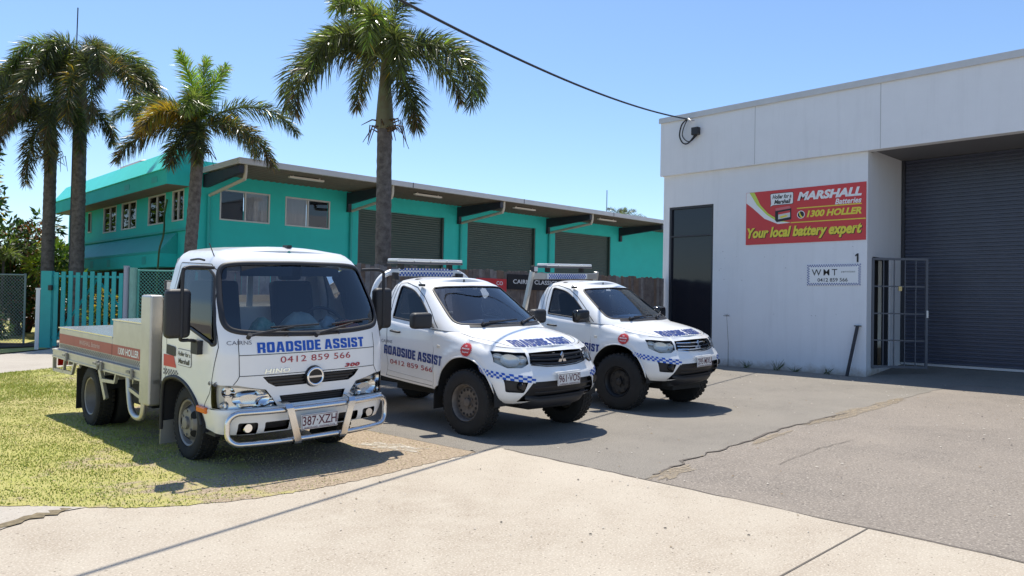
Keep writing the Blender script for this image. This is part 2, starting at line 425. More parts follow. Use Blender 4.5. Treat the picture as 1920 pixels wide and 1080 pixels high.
# broken kerb corner at the far left
sheet('broken_concrete', [[(.75, 6.0), (1.0, 5.72), (1.32, 5.98), (1.62, 6.02), (1.42, 6.22), (1.1, 6.42), (.6, 6.75), (.3, 6.4)]], .006, M_path, .4)
strip('kerb_crack', jagged([(.78, 5.95), (1.05, 5.86), (1.32, 5.96), (1.52, 6.06)], .03, 5, 4), .09, .008, mat('dead_grass', (.26, .205, .12), .95, var=.6, scale=25), .8, 6)

# lawn, with a slight crown to it
def lawn_z(x, y): return 0.004
path_lo = [(-8, 9.8), (3.09, 17.1), (4.14, 17.8), (5.2, 18.6)]; path_hi = [(5.5, 24.0), (4.0, 22.3), (-8, 9.9 + .8)]
lawn_edge_j = jagged(lawn_edge_s, .022, 3, 12)
sheet('lawn', [lawn_edge_j + [(4.86, 9), (4.85, 12.6), (5.2, 18.6)] + path_lo[::-1] + [(-12, 14)]], lawn_z, M_lawn, .5)
sheet('footpath', [path_lo + [(7.2, 19), (7.4, 23.2), (5.6, 24.6)] + path_hi], 0.0, M_path, 2.0)
sheet('back_lawn', [[(5.5, 24.3), (4.0, 22.6), (-8, 11.0), (-30, 20), (-30, 60), (9.4, 60), (9.4, 37), (5.6, 26.4)]], 0.002, M_lawn, 2.0)
sheet('garden_bed', [[(3.3, 24.6), (4.4, 24.6), (5.4, 25.0), (5.8, 26.3), (4.6, 27.6), (2.9, 29), (1.5, 27.5)]], 0.03, M_mulch, .5)
sheet('rear_yard', [[(7.4, 12.7), (60, 12.7), (60, 45), (9.4, 45), (9.4, 37), (5.7, 26.4), (7.2, 23.2)]], -.01, M_path, 4.0)

# grass blades, denser and greener to the left, thin and dry beside the driveway
def grass_blades(name, n, region, hmin, hmax, seed):
    r = np.random.default_rng(seed)
    lp = [np.array(lawn_edge_s + [(4.9, 9), (4.95, 12.5), (5.0, 18.4), (4.1, 17.75), (3.09, 17.05), (-2, 13.7), (-4, 12.4)])]
    x = r.uniform(region[0], region[1], n * 4); y = r.uniform(region[2], region[3], n * 4)
    ok = inside(x, y, lp)
    bare = 1 / (1 + np.exp(-(x - 2.9 + 0.5 * np.sin(y * 1.3) - 0.10 * (y - 6)) * 2.2))
    clump = 0.5 + 0.5 * np.sin(x * 5.1 + 1.3 * np.sin(y * 3.7)) * np.sin(y * 4.3 + 1.1 * np.sin(x * 2.9))
    ok &= r.random(n * 4) < (1 - 0.86 * bare) * (0.30 + 0.70 * clump)
    x = x[ok][:n]; y = y[ok][:n]; N = len(x); bare = bare[ok][:n]
    a = r.uniform(0, 2 * pi, N); h = r.uniform(hmin, hmax, N) * (1 - .35 * bare); wd = r.uniform(.003, .007, N) * (h / hmax + .5)
    ln = r.uniform(.2, 1.0, N) * h; b = a + r.uniform(-.8, .8, N) + pi / 2
    z = np.array([lawn_z(p, q) for p, q in zip(x, y)]) - .004
    V = np.zeros((N, 3, 3))
    V[:, 0] = np.stack([x - np.cos(a) * wd, y - np.sin(a) * wd, z], 1); V[:, 1] = np.stack([x + np.cos(a) * wd, y + np.sin(a) * wd, z], 1)
    V[:, 2] = np.stack([x + np.cos(b) * ln, y + np.sin(b) * ln, z + h], 1)
    me = bpy.data.meshes.new(name); me.vertices.add(N * 3); me.vertices.foreach_set('co', V.ravel())
    me.loops.add(N * 3); me.loops.foreach_set('vertex_index', np.arange(N * 3, dtype=np.int32))
    me.polygons.add(N); me.polygons.foreach_set('loop_start', np.arange(0, N * 3, 3, dtype=np.int32))
    mi = np.where(r.random(N) < .10 + .50 * bare, 1, 0); mi[r.random(N) < .25] = 2
    cols = [mat('grass_green', (0.35, 0.41, 0.075), .6, spec=.2), mat('grass_straw', (0.56, 0.47, 0.23), .7, spec=.2), mat('grass_lime', (0.48, 0.48, 0.105), .6, spec=.2)]
    for c in cols: me.materials.append(c)
    me.polygons.foreach_set('material_index', mi.astype(np.int32)); me.update(calc_edges=True)
    o = bpy.data.objects.new(name, me); COL.objects.link(o)
    return tag(o, 'short mown grass, green at the left and dry beside the driveway', 'grass', kind='stuff')
grass_blades('grass', 85000, (-.5, 5.0, 5.4, 12.5), .008, .022, 11)
grass_blades('grass', 50000, (-2, 5.0, 12.5, 18.5), .015, .04, 12)
M_grit = mat('pale_grit', (.66, .62, .54), .95, col2=(.40, .35, .27), scale=30); ragged(M_grit, 12, .42, .60)
# pale spilt grit on the lawn edge under the truck's front corner
sheet('sand_patch', [sandpatch((4.62, 6.55), .42, .16, -1.2, 31)], .008, M_grit, .2)

# ================================================================ white warehouse
M_white = mat('white_render', (0.775, 0.79, 0.815), 0.75, var=0.05, scale=1.6, bump=0.12, bscale=35)  # faint blue of the skylight is mixed into this white
M_capm = mat('zinc_flashing', (0.62, 0.60, 0.58), 0.45, metal=.3, var=.12, scale=3)
M_rdoor = mat('navy_roller', (0.062, 0.074, 0.115), 0.34, var=.2, scale=2.0)
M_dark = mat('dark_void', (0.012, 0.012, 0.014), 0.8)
M_navy = mat('navy_steel', (0.03, 0.034, 0.045), 0.45)
def weather(m, base=(.40, .34, .27)):
    """rain streaks and splash dirt near the ground on a rendered wall"""
    nt = m.node_tree; L = nt.links.new; b = nt.nodes['Principled BSDF']; src = b.inputs['Base Color'].links[0].from_socket
    tc = nt.nodes.new('ShaderNodeTexCoord'); mp = nt.nodes.new('ShaderNodeMapping'); mp.inputs['Scale'].default_value = (3.2, 3.2, .22); L(tc.outputs['Object'], mp.inputs[0])
    n = nt.nodes.new('ShaderNodeTexNoise'); n.inputs['Scale'].default_value = 1.6; n.inputs['Detail'].default_value = 7; n.inputs['Roughness'].default_value = .7; L(mp.outputs[0], n.inputs['Vector'])
    r = nt.nodes.new('ShaderNodeValToRGB'); r.color_ramp.elements[0].position = .50; r.color_ramp.elements[1].position = .80; r.color_ramp.elements[0].color = (1, 1, 1, 1); r.color_ramp.elements[1].color = (.92, .92, .92, 1); L(n.outputs['Fac'], r.inputs['Fac'])
    x = nt.nodes.new('ShaderNodeMix'); x.data_type = 'RGBA'; x.blend_type = 'MULTIPLY'; x.inputs[0].default_value = 1; L(src, x.inputs[6]); L(r.outputs['Color'], x.inputs[7])
    sp_ = nt.nodes.new('ShaderNodeSeparateXYZ'); L(tc.outputs['Object'], sp_.inputs[0]); n2 = nt.nodes.new('ShaderNodeTexNoise'); n2.inputs['Scale'].default_value = 5; n2.inputs['Detail'].default_value = 8; n2.inputs['Roughness'].default_value = .75; L(tc.outputs['Object'], n2.inputs['Vector'])
    m1 = nt.nodes.new('ShaderNodeMath'); m1.operation = 'MULTIPLY_ADD'; L(sp_.outputs['Z'], m1.inputs[0]); m1.inputs[1].default_value = -2.2; L(n2.outputs['Fac'], m1.inputs[2])
    r3 = nt.nodes.new('ShaderNodeValToRGB'); r3.color_ramp.elements[0].position = .05; r3.color_ramp.elements[1].position = .60; L(m1.outputs[0], r3.inputs['Fac'])
    x2 = nt.nodes.new('ShaderNodeMix'); x2.data_type = 'RGBA'; L(r3.outputs['Color'], x2.inputs[0]); L(x.outputs[2], x2.inputs[6]); x2.inputs[7].default_value = (*base, 1); L(x2.outputs[2], b.inputs['Base Color'])
weather(M_white)
wh = thing('warehouse', 'white rendered warehouse with a deep parapet and navy roller door', 'building', (17.6, 7.02, 0))
def P(x, y, z): return (x - 17.6, y - 7.02, z)
b = MB()
# front pier with the tall window opening, built as butted blocks
b.bb(P(17.6, 7.02, -.2), P(17.9, 10.94, 5.04)); b.bb(P(17.6, 12.31, -.2), P(17.9, 12.5, 5.04))
b.bb(P(17.6, 10.94, 4.175), P(17.9, 12.31, 5.04)); b.bb(P(17.6, 10.94, -.2), P(17.9, 12.31, .30))
b.bb(P(17.9, 12.3, -.2), P(50, 12.5, 6.0))
# return wall beside the recess, with the personnel doorway
b.bb(P(18.96, 7.02, -.2), P(19.8, 7.22, 5.2)); b.bb(P(17.9, 7.02, 2.70), P(18.96, 7.22, 5.2)); b.bb(P(17.9, 7.02, -.2), P(18.96, 7.22, .17))
b.build('wall', M_white, wh)
b = MB(); b.bb(P(17.6, -12, -.2), P(19.8, 1.2, 5.04)); b.build('wall', M_white, wh)
b = MB(); b.bb(P(17.5, -14, 5.041), P(17.75, 12.56, 6.50)); b.build('parapet', M_white, wh)
b = MB()
for yy in (9.735, 6.72, 1.0, -4): b.bb(P(17.497, yy - .006, 5.05), P(17.502, yy + .006, 6.49))
b.build('panel_joint', mat('joint_grey', (.42, .43, .44), .8), wh)
b = MB(); b.bb(P(17.47, -14, 6.50), P(17.95, 12.59, 6.63)); b.bb(P(17.455, -14, 6.49), P(17.47, 12.6, 6.635)); b.build('parapet_cap', M_capm, wh)
b = MB(); b.bb(P(17.75, -14, 5.6), P(50, 12.3, 5.75)); b.build('roof', M_capm, wh)
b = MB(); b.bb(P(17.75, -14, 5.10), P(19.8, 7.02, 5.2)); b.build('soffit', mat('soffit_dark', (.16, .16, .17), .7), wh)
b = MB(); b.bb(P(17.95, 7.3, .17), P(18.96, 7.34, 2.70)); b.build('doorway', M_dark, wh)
b = MB(); b.bb(P(17.9, 7.06, .17), P(17.95, 7.20, 2.70)); b.bb(P(18.91, 7.06, .17), P(18.96, 7.20, 2.70)); b.bb(P(17.95, 7.06, 2.65), P(18.91, 7.20, 2.70)); b.build('door_frame', M_navy, wh)
# roller door: ribbed curtain
V = []; F = []; z = .26; k = 0; prof = [(0, 0), (.010, .034), (.052, .034), (.062, 0), (.090, 0)]
rows = []
while z < 5.1:
    for dz, dx in prof[:-1]: rows.append((z + dz, dx))
    z += .090
for i, (zz, dx) in enumerate(rows):
    V += [P(19.66 - dx, 1.25, zz), P(19.66 - dx, 7.0, zz)]
    if i: F.append((2 * i - 2, 2 * i - 1, 2 * i + 1, 2 * i))
rd = add_mesh('roller_door', V, F, M_rdoor, wh)
b = MB(); b.bb(P(19.60, 1.25, .205), P(19.68, 7.0, .258)); b.build('weather_bar', mat('pale_alloy', (.55, .56, .58), .4, metal=.5), rd)
b = MB(); b.bb(P(19.58, 6.94, .26), P(19.70, 7.016, 5.1)); b.build('guide_rail', M_navy, rd)
# tall dark window
wf = MB()
for a, c in (((17.62, 10.945, .305), (17.72, 11.0, 4.17)), ((17.62, 12.25, .305), (17.72, 12.305, 4.17)), ((17.62, 11.0, 4.115), (17.72, 12.25, 4.17)), ((17.62, 11.0, .305), (17.72, 12.25, .36)), ((17.62, 11.0, 3.36), (17.72, 12.25, 3.40))):
    wf.bb(P(*a), P(*c))
wfo = wf.build('window', M_navy, wh)
wf = MB(); wf.bb(P(17.68, 11.0, .36), P(17.69, 12.25, 4.115)); wf.build('pane', mat('tinted_pane', (.012, .014, .022), .12), wfo)
b = MB()
rr = random.Random(5)
for _ in range(26):
    yy = rr.uniform(7.3, 10.8); zz = rr.choice([2.9, 2.45, 2.2, 1.35, 2.9, 2.75]) + rr.uniform(-.03, .03); q = rr.uniform(.006, .013)
    b.bb(P(17.597, yy, zz), P(17.601, yy + q, zz + q))
b.build('screw_hole', M_dark, wh)

# battery sign -----------------------------------------------------
M_red = mat('sign_red', (0.60, 0.045, 0.05), 0.4); M_yel = mat('sign_yellow', (0.78, 0.66, 0.06), 0.4); M_sw = mat('sign_white', (0.80, 0.80, 0.80), 0.4)
M_blk = mat('sign_black', (0.015, 0.015, 0.018), 0.4); M_lime = mat('sign_lime', (0.55, 0.66, 0.10), 0.4)
sg = thing('sign', 'red battery advertising sign with yellow and white lettering on the white wall', 'sign', (17.598, 9.997, 4.365))
SW, SH = 2.95, 1.305
def sp(u, v, off=0.0): return (-0.012 - off, -u * SW, -v * SH)     # u right, v down, both 0..1
b = MB(); b.bb((-.012, 0, 0), (-.002, -SW, -SH)); b.build('panel', M_red, sg)
def spoly(pts, m, name, off, smoothn=0):
    pts = spline(pts, smoothn, True) if smoothn else pts
    v, F, r = mesh2d([[(p[0] * SW, p[1] * SH) for p in pts]], .4)
    return add_mesh(name, [sp(x / SW, y / SH, off) for x, y in v], F[:, ::-1], m, sg)
def stext(t, u0, u1, v0, v1, m, off, bold=.03, shear=.25, name='lettering', drop=0):
    return text_on(lambda a, c: sp(u0 + a / SW, v1 - c / SH + drop * (a / SW) / (u1 - u0), off), t, (u1 - u0) * SW, (v1 - v0) * SH, name, m, sg, bold, shear)
spoly([(0.002, .004), (.03, .004), (.10, .24), (.19, .44), (.28, .575), (.40, .625), (.29, .635), (.17, .52), (.06, .30), (.002, .20)], M_sw, 'swoosh', .002)
spoly([(.03, .004), (.075, .004), (.13, .25), (.20, .42), (.30, .565), (.40, .62), (.28, .582), (.19, .45), (.10, .25)], M_lime, 'swoosh', .003)
spoly([(.40, .618), (1, .622), (1, .640), (.40, .634)], M_yel, 'rule_line', .0035)
spoly([(.453, .362), (.968, .362), (.968, .380), (.453, .380)], M_yel, 'rule_line', .003)
stext('MARSHALL', .455, .968, .075, .235, M_sw, .004, .05)
stext('Batteries', .763, .966, .255, .355, M_sw, .004, .025)
stext('1300 HOLLER', .535, .968, .425, .548, M_yel, .004, .045)
stext('Your local battery expert', .018, .978, .695, .945, M_blk, .003, .05)
stext('Your local battery expert', .013, .972, .685, .935, M_yel, .0045, .045)
circ = lambda u, v, r: [(u + r * cos(2 * pi * k / 24) / SW, v + r * sin(2 * pi * k / 24) / SH) for k in range(24)]
spoly(circ(.487, .49, .095), M_sw, 'phone_badge', .003); spoly(circ(.487, .49, .078), M_blk, 'phone_badge', .004)
spoly([(.470, .44), (.478, .435), (.482, .475), (.492, .515), (.503, .53), (.498, .55), (.485, .54), (.474, .50)], M_yel, 'phone_badge', .005)
bub = rounded([(.222, .065), (.418, .065), (.418, .275), (.245, .275), (.222, .30), (.228, .25)], [.02, .02, .02, .01, .002, .01], 3)
spoly([(.32 + (p[0] - .32) * 1.04, .18 + (p[1] - .18) * 1.09) for p in bub], M_blk, 'speech_bubble', .0025); spoly(bub, M_sw, 'speech_bubble', .0035)
stext('Holler for a', .240, .405, .085, .165, M_blk, .0045, .03); stext('Marshall', .255, .400, .180, .262, M_blk, .0045, .04)
spoly([(.265, .375), (.405, .355), (.405, .565), (.28, .60), (.265, .56)], M_blk, 'battery_picture', .0045)
spoly([(.268, .34), (.39, .315), (.40, .36), (.268, .39)], mat('sign_pink', (.62, .16, .18), .4), 'battery_picture', .005)
spoly([(.292, .42), (.395, .395), (.395, .52), (.292, .55)], mat('sign_pale', (.62, .62, .60), .4), 'battery_picture', .0055)
spoly([(.292, .42), (.395, .395), (.395, .435), (.292, .462)], M_red, 'battery_picture', .006)
spoly([(.30, .50), (.36, .475), (.38, .50), (.32, .53)], M_yel, 'battery_picture', .006)

# services board ---------------------------------------------------
M_chk = mat('check_blue', (0.012, 0.045, 0.26), 0.4); M_board = mat('board_grey', (0.80, 0.81, 0.82), 0.4)
ws = thing('sign', 'small grey white services sign with a blue checkered border under the number one', 'sign', (17.598, 8.39, 2.525))
b = MB(); b.bb((-.012, 0, 0), (-.002, -1.24, -.485)); b.build('panel', M_board, ws)
V = []; F = []
def sq(u, v, d=.027):
    k = len(V); V.extend([(-.0135, -u, -v), (-.0135, -u - d, -v), (-.0135, -u - d, -v - d), (-.0135, -u, -v - d)]); F.append((k, k + 3, k + 2, k + 1))
nx, nz = int(1.24 / .0275), int(.485 / .0275)
for i in range(nx):
    for j in range(nz):
        if (i < 2 or j < 2 or i >= nx - 2 or j >= nz - 2) and (i + j) % 2 == 0: sq(i * 1.24 / nx, j * .485 / nz)
add_mesh('check_border', V, F, M_chk, ws)
wf_ = lambda u, v: (lambda a, c: (-.0145, -u - a, -v + c))
text_on(wf_(.11, .255), 'WMT', .60, .145, 'lettering', M_blk, ws, .004, 0, 1.35)
text_on(wf_(.80, .195), 'services', .31, .05, 'lettering', M_blk, ws, .01, .3, 1.3)
text_on(wf_(.25, .40), '0412 859 566', .70, .085, 'lettering', M_blk, ws, .012)
v1, f1, _r = mesh2d([[(.045, 0), (.085, 0), (.085, .20), (.055, .20), (.01, .165), (.01, .13), (.045, .15)]], .3)
num = add_mesh('house_number', [(17.592, 7.29 - a, 2.56 + c) for a, c in v1], f1[:, ::-1], M_blk)
tag(num, 'black number one fixed on the white wall above the services sign', 'number')

# security gate leaf, swung open ----------------------------------
h0 = Vector((17.88, 7.0, .20)); h1 = Vector((18.62, 6.12, .20)); gd = (h1 - h0); GL = gd.length
sgt = thing('security_gate', 'navy barred security gate swung open beside the roller door', 'gate', h0, atan2(gd.y, gd.x))
b = MB(); GH = 2.47
for a, c in (((0, 0, 0), (0, 0, GH)), ((GL, 0, 0), (GL, 0, GH))): b.bar(a, c, .05, .05, (1, 0, 0))
for z in (.03, GH - .025): b.bar((.025, 0, z), (GL - .025, 0, z), .045, .05)
b.build('frame', mat('gate_steel', (.085, .095, .12), .45), sgt)
for i in range(1, 5):
    b = MB(); b.bar((GL * i / 5, 0, .055), (GL * i / 5, 0, GH - .05), .02, .02, (1, 0, 0)); b.build('bar', MATS['gate_steel'], sgt)
for z in (.62, 1.22, 1.83):
    b = MB(); b.bar((.026, .013, z), (GL - .026, .013, z), .006, .03); b.build('rail', MATS['gate_steel'], sgt)
b = MB(); b.box((GL * .5, -.03, 1.78), (.07, .03, .10)); b.build('padlock', mat('brass', (.45, .36, .18), .4, metal=.8), sgt)
b = MB(); b.box((GL + .01, -.03, 1.22), (.04, .012, .16)); b.build('lock_plate', mat('pale_alloy', (.55, .56, .58), .4), sgt)

# steel post leaning on the wall
b = MB(); b.bar((17.40, 7.36, .0), (17.555, 7.20, 1.12), .055, .055, (1, 0, 0)); b.box((17.56, 7.195, 1.13), (.06, .14, .02))
tag(b.build('steel_post', mat('rust_navy', (.035, .035, .042), .6, var=.3, scale=9)), 'dark steel post with a flat top leaning against the white wall', 'post')

# power inlet and overhead line ------------------------------------
M_blackp = mat('black_plastic', (0.018, 0.018, 0.02), 0.45); M_cable = mat('cable_black', (0.015, 0.015, 0.017), 0.5)
jb = thing('junction_box', 'black electrical junction box with looped leads high on the white parapet', 'electrical box', (17.5, 11.40, 6.1))
b = MB(); b.bb((-.14, -.10, -.09), (-.002, .10, .11)); b.build('box', M_blackp, jb, bevel=.01)
b = MB()
b.tube(spline([(-.10, .27, .36), (-.13, .40, .22), (-.13, .46, -.05), (-.12, .36, -.26), (-.10, .20, -.28), (-.07, .02, -.09)], 6), .02, 6)
b.tube(spline([(-.10, .25, .34), (-.12, .34, .15), (-.12, .38, -.05), (-.11, .28, -.20), (-.09, .14, -.24), (-.06, -.04, -.09)], 6), .014, 6)
b.build('lead', M_cable, jb)
b = MB(); b.tube([(0, .22, .37), (-.10, .22, .37), (-.12, .12, .31), (-.06, .05, .30)], .016, 6); b.build('hook', mat('galv', (.45, .46, .48), .4, metal=.7), jb)
cb = MB()
A = Vector((17.39, 11.66, 0)); dr = Vector((cos(radians(197.87)), sin(radians(197.87)), 0)); pts = []
for i in range(71):
    d = 34 * i / 70; p = A + dr * d; p.z = 6.47 - .17046 * d + .005451 * d * d; pts.append(p)
cb.tube(pts, .019, 6); tag(cb.build('overhead_cable', M_cable, smooth=60), 'black overhead cable sagging across the sky to the white parapet', 'cable')

rg = random.Random(77); lt = MB()
for _ in range(420):
    x, y = rg.uniform(5.6, 17.2), rg.uniform(.5, 9.5)
    if rg.random() < .12: x, y = rg.uniform(2.6, 5.6), rg.uniform(2.2, 5.4)
    q = rg.uniform(.005, .013) * (1 + (x - 5) * .05); a = rg.uniform(0, pi); k = len(lt.v); mi = rg.choice([0, 0, 1, 2])
    P4 = [(-q, -q * .6), (q * .8, -q * .5), (q, q * .5), (-q * .7, q * .6)]
    lt.v += [(x + p[0] * cos(a) - p[1] * sin(a), y + p[0] * sin(a) + p[1] * cos(a), .006) for p in P4] + [(x, y, .006 + q * .5)]
    lt.f += [(k, k + 1, k + 4), (k + 1, k + 2, k + 4), (k + 2, k + 3, k + 4), (k + 3, k, k + 4)]; lt.m += [mi] * 4
tag(add_mesh('loose_grit', lt.v, lt.f, [mat('grit_pale', (.55, .50, .42), .9), mat('grit_dark', (.06, .055, .05), .9), mat('grit_brown', (.28, .20, .11), .9)], None, lt.m), 'scattered grit and small stones over the driveway and asphalt', 'grit', kind='stuff')
# ================================================================ teal building
M_teal = mat('teal_render', (0.020, 0.54, 0.48), 0.7, var=.12, scale=1.2, bump=.08, bscale=30)
M_tealp = mat('teal_paint', (0.016, 0.40, 0.36), 0.55, var=.1, scale=2)
M_soff = mat('soffit_brown', (0.20, 0.155, 0.115), .8, var=.3, scale=4)
M_fasc = mat('fascia_grey', (0.50, 0.49, 0.49), .5, var=.1, scale=3)
M_green = mat('green_roller', (0.045, 0.075, 0.065), .45, var=.2, scale=1.5)
M_cream = mat('cream_pipe', (0.52, 0.46, 0.36), .5, var=.15, scale=5)
M_frame = mat('alu_frame', (0.55, 0.54, 0.52), .45)
M_pane = glass('window_glass', (.85, .86, .88), .02); M_room = mat('room_dark', (.020, .020, .028), .9); M_curt = mat('curtain', (.62, .60, .58), .9)
M_beam = mat('beam_navy', (.022, .022, .034), .5)
tb = thing('workshop_building', 'long teal workshop building with a wide canopy, roller doors and a mansard roofed end', 'building', (9.5, 25, 0))
def Q(x, y, z): return (x - 9.5, y - 25, z)
def qbox(name, a, c, m, parent=tb, bevel=0): 
    b = MB(); b.bb(Q(*a), Q(*c)); return b.build(name, m, parent, bevel=bevel)
# front wall in butted pieces around doors and windows
b = MB(); doors = [(15.78, 19.89), (21.15, 25.24), (26.55, 30.67)]; wins = [(10.49, 12.24), (12.81, 14.57)]
x = 9.5
for a, c in doors:
    b.bb(Q(x, 25, -.3), Q(a, 25.25, 4.95)) if x > 10 else None
    x = c
b.bb(Q(x, 25, -.3), Q(46, 25.25, 4.95)); b.bb(Q(15.78, 25, 4.95), Q(46, 25.25, 5.9))
for a, c in ((9.5, 10.49), (12.24, 12.81), (14.57, 15.78)): b.bb(Q(a, 25, 4.045), Q(c, 25.25, 5.07))
b.bb(Q(9.5, 25, -.3), Q(15.78, 25.25, 4.045)); b.bb(Q(9.5, 25, 5.07), Q(15.78, 25.25, 5.9))
b.build('wall', M_teal, tb)
# side wall
b = MB(); sw = [(25.43, 26.44), (27.07, 28.73), (29.98, 31.64), (32.27, 33.90)]; y = 25.25
for a, c in sw: b.bb(Q(9.5, y, 3.975), Q(9.72, a, 5.0)); y = c
b.bb(Q(9.5, y, 3.975), Q(9.72, 39, 5.0)); b.bb(Q(9.5, 25.25, 5.0), Q(9.72, 39, 6.3)); b.bb(Q(9.5, 25.25, -.3), Q(9.72, 39, 3.975))
b.bb(Q(9.72, 38.8, -.3), Q(20, 39, 6))
b.build('wall', M_teal, tb)
qbox('ledge', (9.42, 25.02, 3.63), (9.498, 38.5, 3.70), M_tealp)
# sloping hood and lower band over the ground floor opening
b = MB(); b.prism([(Q(9.49, 0, 0)[0], 3.62), (Q(8.95, 0, 0)[0], 2.98), (Q(8.95, 0, 0)[0], 2.90), (Q(9.49, 0, 0)[0], 2.90)], 'y', .9, 13.5); b.build('hood', M_tealp, tb)
b = MB(); b.bb(Q(8.96, 25.9, 2.46), Q(9.49, 38.5, 2.898)); b.build('lower_band', M_teal, tb)
b = MB()
for yy in (31.3, 33.4, 27.5): b.bb(Q(8.952, yy - .3, 2.56), Q(8.958, yy + .1, 2.82))
b.build('vent', M_tealp, tb)
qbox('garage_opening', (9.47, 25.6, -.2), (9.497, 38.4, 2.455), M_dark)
# mansard roof edge
b = MB(); b.prism([(8.78 - 9.5, 5.03), (8.78 - 9.5, 5.50), (9.28 - 9.5, 6.20), (9.62 - 9.5, 6.20), (9.62 - 9.5, 5.03)], 'y', -.02, 13.6)
mr = b.build('mansard_roof', M_teal, tb)
b = MB(); b.prism([(8.76 - 9.5, 5.505), (8.74 - 9.5, 5.53), (9.28 - 9.5, 6.26), (9.34 - 9.5, 6.26), (9.34 - 9.5, 6.205), (9.28 - 9.5, 6.205)], 'y', -.05, 13.7)
b.build('roof_sheet', mat('sunlit_teal', (.06, .72, .60), .4, var=.1, scale=2), tb)  # lighter than the wall teal: sunlight on the slope put into the colour
qbox('soffit', (8.80, 25.0, 5.012), (9.498, 38.4, 5.028), M_soff)
qbox('parapet_fin', (9.63, 24.9, 5.05), (9.86, 25.6, 6.48), M_tealp)
b = MB()
for yy in (28.5, 25.8): b.bb(Q(8.772, yy, 5.16), Q(8.779, yy + .52, 5.36))
b.build('vent', M_tealp, tb)
qbox('tank', (10.6, 33.2, 6.1), (12.4, 36, 7.1), mat('tank_cream', (.55, .46, .40), .5), bevel=.2)
# canopy
b = MB(); b.bb(Q(9.9, 22.25, 5.53), Q(46, 30, 5.56)); b.build('canopy_sheet', M_capm, tb)
V = []; F = []
for i in range(1, 330):
    xx = 9.95 + i * .11; zz = 5.525 - (.028 if i % 2 else 0)
    V += [Q(xx, 22.3, zz), Q(xx, 24.99, zz)]
    k = len(V)
    if k > 2: F.append((k - 4, k - 3, k - 1, k - 2))
add_mesh('canopy_soffit', V, F, M_soff, tb)
b = MB(); b.bb(Q(9.86, 22.18, 5.50), Q(46, 22.30, 5.68)); b.bb(Q(9.86, 22.30, 5.50), Q(9.90, 25.0, 5.68)); b.build('fascia', M_fasc, tb, bevel=.012)
b = MB()
for xx in (16.2, 21.7, 27.4, 33): b.bb(Q(xx, 22.176, 5.50), Q(xx + .03, 22.18, 5.68))
b.build('gutter_joint', M_beam, tb)
for xx in (9.93, 15.25, 20.55, 25.92, 31.3, 36.7):
    b = MB(); b.prism([(22.32 - 25, 5.46), (24.99 - 25, 5.46), (24.99 - 25, 5.05), (24.75 - 25, 5.05), (22.32 - 25, 5.24)], 'x', xx - 9.5, xx + .14 - 9.5)
    if 16 > xx > 10 or xx > 20: b.bb(Q(xx, 24.86, 4.75), Q(xx + .14, 24.99, 5.05))
    b.build('beam', M_beam, tb)
    if xx < 31:
        px = xx + .22
        b = MB(); b.tube(spline([Q(px, 22.36, 5.50), Q(px, 22.37, 5.24), Q(px, 22.44, 5.10), Q(px, 22.62, 5.06), Q(px - .02, 24.6, 4.84), Q(px - .04, 24.88, 4.80)], 5), .055, 8); dp = b.build('downpipe', M_cream, tb, smooth=60)
        b = MB(); b.tube([Q(px - .04, 24.93, 4.82), Q(px - .04, 24.94, 0)], .05, 8); b.build('lower_pipe', M_tealp, dp, smooth=60)
for xx in (12.55, 17.55, 22.6, 28.0, 33.4):
    b = MB(); b.bb(Q(xx - .62, 23.0, 5.41), Q(xx + .62, 23.14, 5.468)); b.bb(Q(xx - .5, 23.05, 5.47), Q(xx - .46, 23.09, 5.53)); b.bb(Q(xx + .46, 23.05, 5.47), Q(xx + .5, 23.09, 5.53)); b.build('strip_light', mat('batten_cream', (.62, .57, .50), .5), tb)
# roller doors
for a, c in doors:
    V = []; F = []
    for i, zz in enumerate(np.arange(-.1, 4.96, .045)):
        dx = .012 if i % 2 else 0
        V += [Q(a, 25.12 - dx, zz), Q(c, 25.12 - dx, zz)]
        k = len(V)
        if k > 2: F.append((k - 4, k - 3, k - 1, k - 2))
    d = add_mesh('roller_door', V, F, M_green, tb)
    b = MB(); b.bb(Q(a + .002, 25.02, 0), Q(a + .07, 25.115, 4.945)); b.bb(Q(c - .07, 25.02, 0), Q(c - .002, 25.115, 4.945)); b.build('guide_rail', M_green, d)
def window(a, c, axis, lo, hi, dark_first, parent=tb, cm=None):
    """two-leaf slider: frame, two panes, curtain behind one"""
    def pt(t, dep, z): return Q(t, 25 + dep, z) if axis == 'x' else Q(9.5 + dep, t, z)
    def blk(b, t0, t1, d0, d1, z0, z1): b.bb(pt(t0, d0, z0), pt(t1, d1, z1))
    b = MB(); w = .045; m = (a + c) / 2
    blk(b, a + .002, a + w, -.015, .07, lo + .002, hi - .002); blk(b, c - w, c - .002, -.015, .07, lo + .002, hi - .002)
    blk(b, a + w, c - w, -.015, .07, hi - w, hi - .002); blk(b, a + w, c - w, -.02, .07, lo + .002, lo + w); blk(b, m - w / 2, m + w / 2, -.012, .07, lo + w, hi - w)
    f = b.build('window', M_frame, parent)
    for k, (s, e) in enumerate(((a + w, m - w / 2), (m + w / 2, c - w))):
        b = MB(); blk(b, s, e, .03, .036, lo + w, hi - w); b.build('pane', M_pane, f)
        dark = (k == 0) == dark_first
        b = MB()
        if dark: blk(b, s, e, .12, .13, lo + w, hi - w); b.build('screen', M_room, f)
        else:
            V = []; F = []
            for i in range(31):
                t = s + (e - s) * i / 30; d = .10 + .02 * (i % 2)
                V += [pt(t, d, lo + w), pt(t, d, hi - w)]
                if i: F.append((2 * i - 2, 2 * i - 1, 2 * i + 1, 2 * i))
            add_mesh('curtain', V, F, cm or M_curt, f)
    return f
window(10.49, 12.24, 'x', 4.045, 5.07, True); window(12.81, 14.57, 'x', 4.045, 5.07, False)
